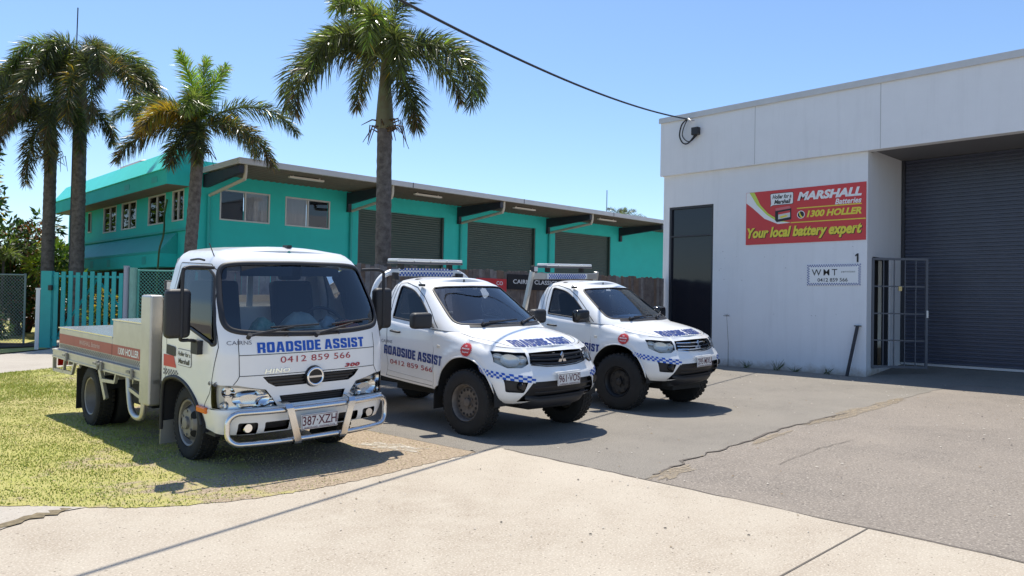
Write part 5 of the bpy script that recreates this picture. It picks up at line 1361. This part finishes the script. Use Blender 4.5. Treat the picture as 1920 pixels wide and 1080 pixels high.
    for i, x in enumerate(xs):
        y0 = float(sk.P(sk.sx(x, .50), .50)[1]) if abs(x) > 1e-6 else float(sk.P(0, .50)[1]); k = len(V)
        e_ = max(0, abs(x) - .34) * .5
        for dy, z in prz: V.append((x, y0 + dy + e_ * .5, z + e_ * .35))
        if i:
            for j in range(4): F.append((k - 5 + j, k - 5 + j + 1, k + j + 1, k + j))
    add_mesh('bumper_lip', V, F, M_trim, t, smooth=60, T=T)
    for sd, fl in ((1, fogs[0]), (-1, fogs[1])):
        f = skin(sk, [fl], 'fog_pocket', M_trim, t, -.035, .05, 0, T)
        c = np.mean(np.array(fl), 0); p = sk.P(c[0] - sd * .07, c[1] - .012); q = MB(); q.lathe([(-.03, 0), (-.03, .038), (-.01, .046), (.03, .046)], 20, 'y', tuple(p + np.array([0, .02, 0]))); q.build('fog_blank', M_gloss, f, smooth=50, T=T)
    for sd, pts in ((-1, hl), (1, hr)):
        sx = lambda x, z: sd * abs(sk.sx(-abs(x), z))
        headlamp(sk, pts, t, T, [(sx(.66, .91), .908, .095, .068, 'd'), (sx(.53, .92), .915, .045, .045, 'd'), (sd * abs(sk.sy(-.50, .95)), .955, .055, .030, 'd')], back=.05, frame=M_bowl)
    plate(t, T, (.0, -.885, .682), plate_txt)
    b = MB(); b.box((.0, -.858, .762), (.42, .03, .012)); b.build('plate_light', M_paint, t, T=T)
    # checks, lettering, sticker
    for sd in (-1, 1):
        hi = [(sd * abs(sk.sy(-.255 + wy * .5, .835)), .833), (sd * abs(sk.sy(-.42, .80)), .803), (sd * abs(sk.sx(.75, .77)), .772), (sd * abs(sk.sx(.44, .73)), .728)]
        lo_ = [(sd * abs(sk.sy(-.295 + wy * .5, .77)), .770), (sd * abs(sk.sy(-.42, .735)), .738), (sd * abs(sk.sx(.75, .70)), .702), (sd * abs(sk.sx(.46, .66)), .660)]
        poly_skin(sk, hi + lo_[::-1], 'check_band', M_sw, t, .0025, T); checks(sk, lo_, hi, 22, 3, 'check_band', t, T, M_blue, .004)
    dg = -.037
    if True:
        letter_skin(sk, 'ROADSIDE ASSIST', (1.53, .805), 1.20, .112, False, 'lettering', M_navyl, t, .055, 0, 1.05, slope=dg, T=T, off=.005)
        letter_skin(sk, '0412 859 566', (1.39, .690), .87, .058, False, 'lettering', M_redl, t, 0, 0, 1.0, slope=dg * .7, T=T, off=.005)
        letter_skin(sk, 'CAIRNS', (1.60, .945), .24, .038, False, 'lettering', M_greyl, t, -.004, 0, 1.0, T=T, off=.005)
        letter_skin(sk, 'Challenger', (.72, .985), .16, .018, False, 'lettering', M_greyl, t, 0, .2, 1.0, T=T, off=.005) if False else None
    cyy, czz, rr_ = -.10, .990, .080; star = []
    for k in range(48):
        r_ = rr_ * (1.0 if k % 2 == 0 else .84); a = 2 * pi * k / 48; star.append((sk.sy(cyy + 1.25 * r_ * cos(a), czz + r_ * sin(a)), czz + r_ * sin(a)))
    poly_skin(sk, star, 'sticker', M_red, t, .005, T)
    for tx, w_, zo, h_ in (('No', .035, .042, .02), ('Membership', .125, .008, .024), ('Required', .105, -.030, .024)):
        letter_skin(sk, tx, (cyy + w_ / 2, czz + zo - .01), w_, h_, False, 'lettering', M_sw, t, .03, .1, off=.008, T=T)
    b = MB(); xx = float(sk.P(sk.sy(.42, .985), .985)[0])
    for sd in (-1, 1): b.box((sd * abs(xx), .42, .985), (.022, .055, .035))
    b.build('indicator', mat('indicator_clear', (.75, .70, .60), .2), t, bevel=.006, T=T)
    v, f = text2d('ROADSIDE ASSIST', .92, .17, .045, 0, 1.08); Pz = []
    for a, c in v:
        x = -.50 + a; y = nose_y(x) + .012 + c; Pz.append((x, y, hz(x, y) + .005))
    add_mesh('lettering', Pz, f, M_navyl, t, T=T)
    # mirrors, wipers, aerial
    for sd in (-1, 1):
        m = MB(); m.box((sd * .985, .60, 1.28), (.265, .14, .19), Matrix.Rotation(sd * .12, 3, 'Z')); mo = m.build('mirror', M_trim if style != 'lifted' else M_gloss, t, bevel=.045, seg=4, T=T)
        for p in mo.data.polygons: p.use_smooth = True
        m = MB(); m.box((sd * .985 - sd * .008, .667, 1.275), (.19, .004, .125), Matrix.Rotation(sd * .12, 3, 'Z')); m.build('mirror_glass', M_chrome, mo, T=T)
        m = MB(); m.add([(sd * .80, .55, 1.185), (sd * .79, .70, 1.20), (sd * .775, .71, 1.33), (sd * .90, .60, 1.21), (sd * .90, .64, 1.25)], [(0, 1, 2), (0, 3, 4, 2), (0, 1, 4, 3), (1, 2, 4)]); m.build('mirror_arm', M_trim, mo, T=T)
    def wsp(x, z, off=.02): s = gh.sx(x, z); p = gh.P(s, z) + gh.N(s, z) * off; return tuple(p)
    wiper(t, wsp(-.42, 1.235), wsp(-.02, 1.262), wsp(-.30, 1.258), wsp(.16, 1.268), T); wiper(t, wsp(.20, 1.235), wsp(.48, 1.275), wsp(.34, 1.262), wsp(.66, 1.292), T)
    b = MB(); b.box((-.655, 1.03, 1.69), (.05, .08, .03)); b.tube([(-.655, 1.04, 1.70), (-.66, 1.08, 1.73)], .006, 5); b.build('aerial', M_trim, t, T=T)
    # ------- cabin
    b = MB(); b.prism([(.20, .9), (.22, 1.215), (.42, 1.225), (.66, 1.16), (.70, .9)], 'x', -.42, .42); b.bb((-.70, .50, .9), (-.421, .68, 1.18)); b.bb((.421, .50, .9), (.70, .68, 1.18)); b.build('dashboard', M_dash, t, T=T)
    b = MB(); b.bb((-.74, .1, .55), (.74, 1.58, .60)); b.build('floor', M_under, t, T=T)
    seat(t, -.36, 1.05, .90, T); seat(t, .36, 1.05, .90, T); steering(t, (.34, .78, 1.20), T, .185, 60)
    b = MB(); b.box((0, .86, 1.60), (.22, .03, .065)); b.build('rear_view_mirror', M_trim, t, T=T)
    # ------- arches, chassis, wheels
    for sd in (-1, 1):
        V = []; F = []
        pr = [(y * 1.03, (z - .42) * 1.03 + .42) for y, z in af]; pr = [(pr[0][0], .40)] + pr + [(pr[-1][0], .40)]
        for i, (y, z) in enumerate(pr):
            V += [(sd * .42, y, z), (sd * .845, y, z)]
            if i: F.append((2 * i - 2, 2 * i - 1, 2 * i + 1, 2 * i))
        add_mesh('wheel_arch', V, F, M_under, t, T=T)
        ribbon(sk, [(sk.sy(y, z, sd), z) for y, z in af], .022, 'arch_lip', M_paint, t, .001, False, T, thick=.012)
        b = MB(); b.bb((sd * .62, .50, .24), (sd * .84, .512, .56)); b.build('mud_flap', M_rub, t, T=T)
    b = MB()
    for sd in (-1, 1): b.bb((sd * .36, -.55, .40), (sd * .46, 4.1, .56))
    b.bb((-.36, -.60, .30), (.36, .45, .50)); b.bb((-.62, -.04, .33), (.62, .04, .41)); b.bb((-.65, 2.95, .32), (.65, 3.05, .42)); b.bb((-.50, -.62, .36), (.50, -.50, .56)); b.bb((-.6, .6, .36), (.6, 1.6, .50))
    b.build('chassis', M_under, t, bevel=.01)
    R_, w_, st = (.368, .215, 'steel') if style == 'stock' else (.400, .245, 'black')
    for x in (-1, 1):
        wheel(t, x * (.765 - wy * .2), wy, R_, w_, .212, x, st, radians(4)); wheel(t, x * .762, 3.0, R_, w_, .212, x, st)
    # ------- alloy tray
    tr = MB(); tr.bb((-.90, 1.80, .86), (.90, 4.15, .90)); tray = tr.build('tray', M_alu, t, T=T)
    for sd in (-1, 1):
        b = MB(); b.bb((sd * .885, 1.80, .90), (sd * .915, 4.15, 1.14)); b.build('drop_side', M_alu, tray, T=T)
        V = []; F = []
        for i, (y, z) in enumerate(arc((3.0, .40), .50, .46, 8, 172, 14)):
            V += [(sd * .60, y, min(z, .85)), (sd * .90, y, min(z, .85))]
            if i: F.append((2 * i - 2, 2 * i - 1, 2 * i + 1, 2 * i))
        add_mesh('mudguard', V, F, M_trim, tray, T=T)
        b = MB(); b.box((sd * .75, 4.17, .78), (.22, .04, .10)); b.build('tail_lamp', M_redlamp, tray, T=T)
    b = MB(); b.bb((-.885, 4.12, .90), (.885, 4.15, 1.14)); b.build('tail_gate', M_alu, tray, T=T)
    if style == 'stock':
        x = .86; b = MB(); pts = [(-x, 1.86, .90), (-x, 1.84, 1.35), (-x + .02, 1.83, 1.58), (-x + .10, 1.83, 1.74), (-x + .24, 1.83, 1.83), (-x + .42, 1.83, 1.855)]
        pts = pts + [(-a, q, c) for a, q, c in pts[::-1]]; b.tube(spline(pts, 5), .036, 10)
        hp = b.build('headboard_hoop', M_paint, t, smooth=60, T=T)
        b = MB(); b.bb((-.46, 1.80, 1.79), (.46, 1.82, 1.90)); b.bb((-.62, 1.80, 1.80), (-.47, 1.86, 1.87)); b.bb((.47, 1.80, 1.80), (.62, 1.86, 1.87)); pn = b.build('check_panel', M_sw, t, T=T)
        b = MB(); b.box((-.55, 1.76, 1.79), (.07, .07, .10)); b.box((.55, 1.76, 1.79), (.10, .07, .09)); b.build('work_lamp', M_trim, t, bevel=.01, T=T)
        cz, cy0, bz = (1.795, 1.798, 1.955)
    else:
        b = MB(); 
        for sd in (-1, 1): b.bar((sd * .86, 2.02, .90), (sd * .80, 1.80, 1.93), .075, .06, (1, 0, 0))
        b.bb((-.78, 1.77, 1.80), (.78, 1.83, 1.90)); hp = b.build('headboard_frame', M_alu, t, bevel=.008, T=T)
        b = MB(); b.bb((-.50, 1.755, 1.805), (.50, 1.768, 1.895)); pn = b.build('check_panel', M_sw, t, T=T)
        b = MB(); b.box((-.78, 1.78, 1.965), (.10, .07, .10)); wl = b.build('work_lamp', M_trim, t, bevel=.01, T=T); b = MB(); b.box((-.78, 1.742, 1.965), (.075, .006, .075)); b.build('lens', mat('lamp_white', (.7, .7, .68), .2), wl, T=T)
        cz, cy0, bz = (1.808, 1.753, 1.985)
    V = []; F = []; n = 34
    for i in range(n):
        for j in range(4 if style == 'stock' else 3):
            if (i + j) % 2: continue
            dx = .92 / n; k = len(V); x0 = -.46 + i * dx; z0 = cz + j * .026
            V += [(x0, cy0 - .0015, z0), (x0 + dx, cy0 - .0015, z0), (x0 + dx, cy0 - .0015, z0 + .026), (x0, cy0 - .0015, z0 + .026)]; F.append((k, k + 1, k + 2, k + 3))
    add_mesh('check_print', V, F, M_blue, pn, T=T)
    b = MB(); b.bb((-.57, 1.70, bz), (.57, 1.94, bz + .028)); lb = b.build('light_bar', mat('bar_base', (.10, .10, .11), .4), t, bevel=.01, T=T)
    b = MB()
    for i in range(4): b.bb((-.565 + i * .2835, 1.702, bz + .029), (-.565 + i * .2835 + .279, 1.938, bz + .072))
    b.build('lens', mat('bar_lens', (.80, .80, .77), .12, coat=.5), lb, bevel=.015, T=T)
    b = MB()
    for x in (-.42, .42): b.bb((x - .03, 1.79, bz - .07), (x + .03, 1.86, bz))
    b.build('bracket', M_trim, lb, T=T)
    return t
build_ute('white utility truck with plain steel wheels and a rounded hoop, parked in the middle', (6.53, 6.775), 0.0, .03, .03, 0.0, '961·VOS', 'stock', -.10)
build_ute('white utility truck with black wheels and chrome grille bars, nearest the warehouse', (9.62, 6.98), 0.5, .035, .03, .06, '295·MXU', 'lifted')
# ================================================================ palms and plants
def leafmat(name, col, rough=.38, trans=.35):
    if name in MATS: return MATS[name]
    m, nt, b = _nodes(name); b.inputs['Base Color'].default_value = (*col, 1); b.inputs['Roughness'].default_value = rough
    out = nt.nodes['Material Output']; t = nt.nodes.new('ShaderNodeBsdfTranslucent'); t.inputs['Color'].default_value = (min(1, col[0] * 1.5), min(1, col[1] * 1.6), col[2] * .8, 1)
    mx = nt.nodes.new('ShaderNodeMixShader'); mx.inputs[0].default_value = trans
    nt.links.new(b.outputs[0], mx.inputs[1]); nt.links.new(t.outputs[0], mx.inputs[2]); nt.links.new(mx.outputs[0], out.inputs['Surface'])
    MATS[name] = m; return m
LM = [leafmat('palm_dark', (.060, .068, .038), .30, .45), leafmat('palm_mid', (.100, .118, .048), .30, .45), leafmat('palm_light', (.19, .23, .065), .34, .45),
      leafmat('palm_lime', (.26, .40, .05)), leafmat('palm_gold', (.42, .27, .03)), leafmat('palm_brown', (.13, .085, .045))]
M_trunk = mat('palm_trunk', (.185, .165, .150), .95, col2=(.06, .05, .045), scale=9, bump=.7, bscale=14)
M_shaft = mat('crown_shaft', (.15, .17, .085), .6, col2=(.13, .09, .05), scale=4)
M_rach = mat('frond_stem', (.16, .20, .06), .6)
HR = Vector((CRT.x, CRT.y, 0)).normalized(); HA = Vector((CFW.x, CFW.y, 0)).normalized()
def frond(parent, base, az, el, L, droop, pal, rng, ll=.46, nodes=84, per=5, wid=.026, curl=1.05):
    h = HR * cos(radians(az)) + HA * sin(radians(az)); p = Vector(base); pts = [p.copy()]; n = 26; dirs = []
    for i in range(n):
        t = i / n; e = radians(el) - radians(droop) * t ** curl
        d = h * cos(e) + Vector((0, 0, sin(e))); dirs.append(d); p = p + d * (L / n); pts.append(p.copy())
    dirs.append(dirs[-1])
    b = MB(); b.tube(pts, [.030 * (1 - .85 * i / n) + .004 for i in range(n + 1)], 5, 0)
    side = h.cross(Vector((0, 0, 1))).normalized()
    for k in range(nodes):
        t = .10 + .90 * (k + rng.random() * .8) / nodes; i = min(int(t * n), n - 1); f = t * n - i
        o = pts[i].lerp(pts[i + 1], f); d = dirs[i].lerp(dirs[i + 1], f).normalized(); u = side.cross(d).normalized()
        l0 = ll * min(1, (t + .03) / .22) ** .6 * (1 - .55 * max(0, (t - .55) / .45) ** 1.4)
        for q in range(per):
            a = 2 * pi * (q + rng.random()) / per
            rad = side * cos(a) + u * sin(a)
            ph = radians(62 - 24 * t + rng.uniform(-9, 9)); l = l0 * rng.uniform(.75, 1.1)
            v = (d * cos(ph) + rad * sin(ph)).normalized()
            tip = o + v * l + Vector((0, 0, -.16 * l - .10 * l * rng.random())); mid = o + v * (l * .5) + Vector((0, 0, -.02 * l))
            w = v.cross(Vector((rng.uniform(-1, 1), rng.uniform(-1, 1), rng.uniform(-1, 1)))).normalized() * (wid * .5 * rng.uniform(.7, 1.2))
            kk = len(b.v); b.v += [tuple(o - w * .5), tuple(o + w * .5), tuple(mid + w), tuple(mid - w), tuple(tip)]
            mi = rng.choices(range(1, 7), pal)[0]
            if t > .82 and pal[5] > 0 and rng.random() < .4: mi = 6
            b.f += [(kk, kk + 1, kk + 2, kk + 3), (kk + 3, kk + 2, kk + 4)]; b.m += [mi, mi]
    return add_mesh('frond', b.v, b.f, [M_rach] + LM, parent, b.m)
GREEN = [4, 4, 1.5, .2, 0, .0]; DARK = [7, 2.5, .5, 0, .1, .3]; LIGHT = [1, 3, 4, 1.5, .1, 0]; NEW = [0, .5, 3, 6, .3, 0]; GOLD = [.5, .6, .4, .5, 5, 1]; OLD = [5, 1.5, .3, 0, .8, 2]
def palm(label, base, top, r0, r1, shaft, fronds, seed, ll=.46, dens=1.0, per=5, dead=True):
    rng = random.Random(seed)
    t = thing('palm_tree', label, 'palm tree', (base[0], base[1], 0), 0, 'foxtail palms in front of the teal building')
    B = Vector((0, 0, 0)); Tp = Vector((top[0] - base[0], top[1] - base[1], top[2])); n = int(top[2] / .11); prof = []
    V = []; F = []; m = 18
    for i in range(n + 1):
        q = i / n; c = B.lerp(Tp, q ** 1.15 if abs(Tp.x) > .1 else q); r = r0 + (r1 - r0) * q; r *= (1.10 - .10 * min(1, q * 8)) * (1 + (.025 if i % 2 else -.015) + rng.uniform(-.012, .012))
        for j in range(m):
            a = 2 * pi * j / m; rr = r * (1 + rng.uniform(-.02, .02)); V.append((c.x + rr * cos(a), c.y + rr * sin(a), c.z))
        if i:
            for j in range(m): F.append(((i - 1) * m + j, (i - 1) * m + (j + 1) % m, i * m + (j + 1) % m, i * m + j))
    add_mesh('trunk', V, F, M_trunk, t, smooth=60)
    S0 = Tp; S1 = Tp + Vector((Tp.x / max(top[2], 1) * shaft, Tp.y / max(top[2], 1) * shaft, shaft))
    b = MB(); b.tube([S0 + (S1 - S0) * k for k in (-.02, .05, .25, .6, 1.0)], [r1 * 1.05, r1 * 1.25, r1 * 1.12, r1 * .85, r1 * .55], 14); b.build('crown_shaft', M_shaft, t, smooth=60)
    if dead:
        b = MB()
        for k in range(16):
            a = rng.uniform(0, 2 * pi); d = Vector((cos(a), sin(a), 0)); p = S0 + d * r1 + Vector((0, 0, rng.uniform(-.1, .15)))
            b.tube([p, p + d * rng.uniform(.10, .25) + Vector((0, 0, rng.uniform(-.05, .15))), p + d * rng.uniform(.2, .4) + Vector((0, 0, rng.uniform(-.45, -.1)))], [.02, .015, .006], 5)
        b.build('seed_stalks', LM[5], t)
    for (az, el, L, dr, pal) in fronds:
        frond(t, S1 + Vector((0, 0, rng.uniform(-.12, .05))), az, el, L, dr, pal, rng, ll, int(84 * dens), per)
    return t
palm('tall foxtail palm behind the paling fence above the middle utility truck', (8.99, 13.24), (8.93, 13.24, 5.02), .165, .15, 1.42,
     [(178, 66, 2.4, 165, LIGHT), (188, 34, 2.9, 138, GREEN), (268, 60, 2.3, 150, LIGHT), (40, 86, 2.5, 40, GREEN), (165, 82, 2.2, 70, GREEN), (-4, 44, 2.75, 140, GREEN), (-24, 36, 2.9, 136, GREEN), (-48, -30, 2.0, 50, DARK), (212, 15, 2.7, 112, DARK),
      (150, 66, 2.3, 118, LIGHT), (120, 40, 2.3, 125, DARK), (225, 50, 2.2, 140, GREEN), (35, 35, 2.3, 115, DARK), (245, 75, 2.1, 120, LIGHT), (-70, 40, 2.0, 140, GREEN)], 21, .55, 1.05, 5)
palm('leaning foxtail palm with a golden old frond at the corner of the teal building', (8.20, 21.75), (8.42, 21.62, 5.5), .17, .16, .75,
     [(175, 52, 2.9, 95, GREEN), (5, 48, 3.05, 104, GREEN), (100, 84, 2.2, 22, NEW), (60, 80, 2.1, 30, NEW), (250, 82, 2.1, 35, NEW), (235, 50, 2.0, 125, GOLD), (215, 40, 1.9, 115, GOLD), (-18, 10, 2.9, 78, OLD), (198, 8, 2.5, 75, OLD), (120, 45, 2.4, 110, DARK), (60, 40, 2.4, 110, DARK), (-70, 0, 1.9, 85, DARK), (260, -10, 1.9, 70, DARK), (280, 62, 2.0, 130, LIGHT)], 22, .56, 1.0, 6)
palm('tallest foxtail palm at the left, straight grey trunk behind the slat gate', (7.05, 27.79), (7.02, 27.79, 7.1), .215, .19, 1.5,
     [(176, 58, 3.1, 145, GREEN), (186, 40, 3.4, 132, GREEN), (6, 62, 3.1, 150, LIGHT), (-8, 42, 3.4, 135, DARK), (-4, 30, 3.9, 124, DARK), (90, 80, 2.6, 90, GREEN), (270, 76, 2.8, 170, GREEN), (268, 18, 4.0, 108, DARK), (292, 8, 4.0, 98, OLD), (140, 60, 2.9, 140, GREEN), (40, 55, 3.0, 140, GREEN), (240, 66, 3.0, 160, LIGHT),
      (-28, 30, 4.1, 130, OLD), (200, 30, 3.6, 128, DARK), (310, 55, 3.9, 155, DARK), (255, 2, 4.0, 92, OLD), (-55, 20, 4.2, 118, DARK), (225, 15, 4.2, 108, DARK), (278, -12, 3.8, 76, DARK), (240, 25, 3.9, 118, GREEN)], 23, .62, 1.05, 7)
palm('darker foxtail palm leftmost of the row, drooping crown beside the tallest palm', (6.45, 28.9), (6.45, 28.9, 6.0), .20, .18, 1.3,
     [(180, 45, 2.9, 135, DARK), (195, 30, 3.2, 128, OLD), (270, 20, 3.8, 112, DARK), (300, 10, 3.8, 104, OLD), (0, 45, 2.8, 140, DARK), (220, 45, 3.6, 145, DARK), (90, 60, 2.4, 120, DARK), (160, 65, 2.6, 150, DARK), (250, 0, 3.8, 92, OLD), (285, -10, 3.6, 80, OLD), (205, 20, 3.4, 118, DARK), (320, 35, 3.4, 135, DARK)], 24, .60, 1.05, 7)
palm('far palm crown just showing over the teal roofline beside a thin mast', (47.4, 37.5), (47.4, 37.5, 7.6), .2, .18, .5,
     [(180, 40, 2.0, 70, DARK), (0, 40, 2.0, 70, DARK), (90, 60, 1.8, 60, DARK), (270, 55, 1.9, 70, GREEN), (140, 65, 1.8, 60, DARK), (40, 60, 1.8, 60, DARK)], 25, .5, .5, 4, False)
cb = MB(); cb.cyl((45.6, 37.6, 0), (45.6, 37.6, 10.2), .03, 6); tag(cb.build('mast', M_beam), 'thin mast standing beyond the teal roof near the white warehouse', 'mast')
cb = MB(); cb.cyl((6.84, 27.85, 7.3), (6.86, 27.85, 10.8), .018, 6); cb.cyl((6.84, 27.85, 0), (6.84, 27.85, 7.3), .03, 6); tag(cb.build('whip_aerial', M_beam), 'thin whip aerial rising above the tallest left palm', 'aerial')

def shrub(name, label, cat, base, rad, h, n, leaf, mats, seed, z0=.2, group=None, asp=.4, lump=9):
    """stems plus leaf-sized faces gathered in lumps"""
    rng = np.random.default_rng(seed); t = thing(name, label, cat, (base[0], base[1], 0), 0, group)
    C = np.stack([rng.normal(0, rad * .42, lump), rng.normal(0, rad * .42, lump), rng.uniform(z0 + .12 * h, h * .92, lump)], 1); Rr = rng.uniform(.28, .5, lump) * rad
    k = rng.integers(0, lump, n); d = rng.normal(0, 1, (n, 3)); d /= np.linalg.norm(d, axis=1, keepdims=True)
    p = C[k] + d * (Rr[k] * rng.uniform(.45, 1.1, n) ** .6)[:, None] * np.array([1, 1, 1.15]); p[:, 2] = np.maximum(p[:, 2], z0)
    ax = d + rng.normal(0, .6, (n, 3)); ax[:, 2] -= .2; ax /= np.linalg.norm(ax, axis=1, keepdims=True)
    w = np.cross(ax, rng.normal(0, 1, (n, 3))); w /= np.linalg.norm(w, axis=1, keepdims=True)
    L = leaf * rng.uniform(.6, 1.3, n)[:, None]
    V = np.stack([p, p + ax * L * .45 + w * L * asp * .5, p + ax * L, p + ax * L * .45 - w * L * asp * .5], 1).reshape(-1, 3)
    F = np.arange(4 * n).reshape(n, 4); tone = rng.integers(0, len(mats), lump)
    mi = np.where(rng.random(n) < .6, tone[k], rng.integers(0, len(mats), n))
    add_mesh('foliage', V, F, mats, t, mi)
    b = MB()
    for c in C: b.tube([(c[0] * .15, c[1] * .15, 0), (c[0] * .5, c[1] * .5, c[2] * .5), tuple(c)], [.05, .035, .015], 6)
    b.build('stem', LM[5], t, smooth=60); return t
GL_ = [leafmat('leaf_deep', (.025, .055, .014), .45), leafmat('leaf_green', (.06, .12, .025), .45), leafmat('leaf_bright', (.14, .23, .04), .45), leafmat('leaf_lime', (.30, .36, .05), .45), leafmat('leaf_gold', (.42, .30, .05), .5), leafmat('leaf_rust', (.16, .06, .03), .5)]
gp = 'garden shrubs at the left'
shrub('shrub', 'tall mixed green and gold shrub at the far left edge under the palms', 'shrub', (4.6, 34.6), 2.0, 7.6, 5600, .26, [GL_[0], GL_[1], GL_[2], GL_[4]], 1, .3, gp, .4, 14)
shrub('shrub', 'dense dark green shrub beside the palm trunks behind the chain wire fence', 'shrub', (6.2, 32.2), 1.5, 3.9, 3800, .22, [GL_[0], GL_[0], GL_[1], GL_[5]], 2, .2, gp, .42, 12)
shrub('shrub', 'low rusty leaved shrub in the garden bed left of the teal gate', 'shrub', (5.0, 29.9), 1.0, 1.7, 1800, .18, [GL_[0], GL_[5], GL_[1], GL_[0]], 3, .1, gp, .4, 9)
shrub('shrub', 'bright lime leaved shrub between the two left palm trunks', 'shrub', (7.3, 31.0), .9, 3.2, 1500, .34, [GL_[2], GL_[3], GL_[1]], 4, 1.2, gp, .25, 8)
shrub('shrub', 'gold and green croton seen through the slats of the teal gate', 'shrub', (7.5, 25.6), .75, 1.5, 1400, .16, [GL_[0], GL_[1], GL_[4], GL_[2]], 5, .1, gp, .35, 8)
shrub('shrub', 'tall open green shrub rising behind the leftmost palm trunk', 'shrub', (7.0, 34.6), 1.5, 5.0, 3600, .30, [GL_[1], GL_[2], GL_[3], GL_[0]], 8, .3, gp, .3, 13)
shrub('shrub', 'yellow green shrub by the left frame edge nearest the fence', 'shrub', (4.3, 31.4), 1.3, 4.6, 3400, .24, [GL_[1], GL_[2], GL_[4], GL_[0]], 10, .2, gp, .35, 13)
shrub('tree', 'dark leafy tree far behind the garden at the left edge', 'tree', (2.0, 44), 3.4, 7.6, 4200, .42, [GL_[0], GL_[0], GL_[1], GL_[2]], 6, 1.0, None, .45, 16)
shrub('tree', 'pale green tree farther back beside the dark leafy tree', 'tree', (6.0, 52), 3.6, 6.2, 3600, .45, [GL_[1], GL_[2], GL_[1], GL_[0]], 7, .8, None, .45, 16)
# small garden palm
gpt = thing('garden_palm', 'small slender garden palm with pale feathery fronds at the left', 'palm tree', (5.6, 31.2, 0))
b = MB(); b.tube([(0, 0, 0), (.05, .05, 2.6)], [.06, .04], 8); b.build('trunk', M_trunk, gpt, smooth=60)
rg = random.Random(9)
for az, el, L, dr in ((170, 60, 1.7, 80), (20, 55, 1.7, 85), (90, 75, 1.5, 60), (265, 60, 1.6, 90), (320, 40, 1.6, 85), (220, 45, 1.6, 85), (130, 50, 1.5, 80)):
    frond(gpt, (.05, .05, 2.6), az, el, L, dr, LIGHT, rg, .42, 40, 2, .03)
# weeds along the wall
M_weed = leafmat('weed_green', (.09, .11, .035), .6, .2)
wst = MB(); wst.tube([(0, 0, 0), (.03, .02, .6), (-.01, .05, 1.27)], [.008, .006, .004], 5)
for k in range(9):
    a = 2 * pi * k / 9; wst.tube([(-.01, .05, 1.27), (-.01 + .05 * cos(a), .05 + .10 * sin(a), 1.30 + .03 * cos(a * 2))], [.006, .003], 4)
o = wst.build('weed', mat('dry_stalk', (.13, .11, .09), .9)); o.location = (17.42, 10.35, 0); tag(o, 'single tall dry weed stalk with a seed head against the white wall', 'weed')
for i, (y, h, lab) in enumerate(((9.86, .17, 'small weed tuft near the dry stalk at the foot of the white wall'), (9.05, .26, 'thin leaning weed second from the tall dry stalk along the wall base'), (8.62, .12, 'short weed tuft midway along the foot of the white wall'), (7.85, .15, 'weed tuft nearest the leaning steel post'))):
    rg = random.Random(40 + i); b = MB()
    for k in range(12):
        a = rg.uniform(0, 2 * pi); l = h * rg.uniform(.5, 1.1); b.tube([(rg.uniform(-.04, .04), rg.uniform(-.08, .08), 0), (.05 * cos(a), .12 * sin(a), l * .6), (.08 * cos(a), .2 * sin(a), l)], [.006, .005, .002], 4)
    o = b.build('weed', M_weed); o.location = (17.46, y, 0); tag(o, lab, 'weed', 'weeds along the white wall')
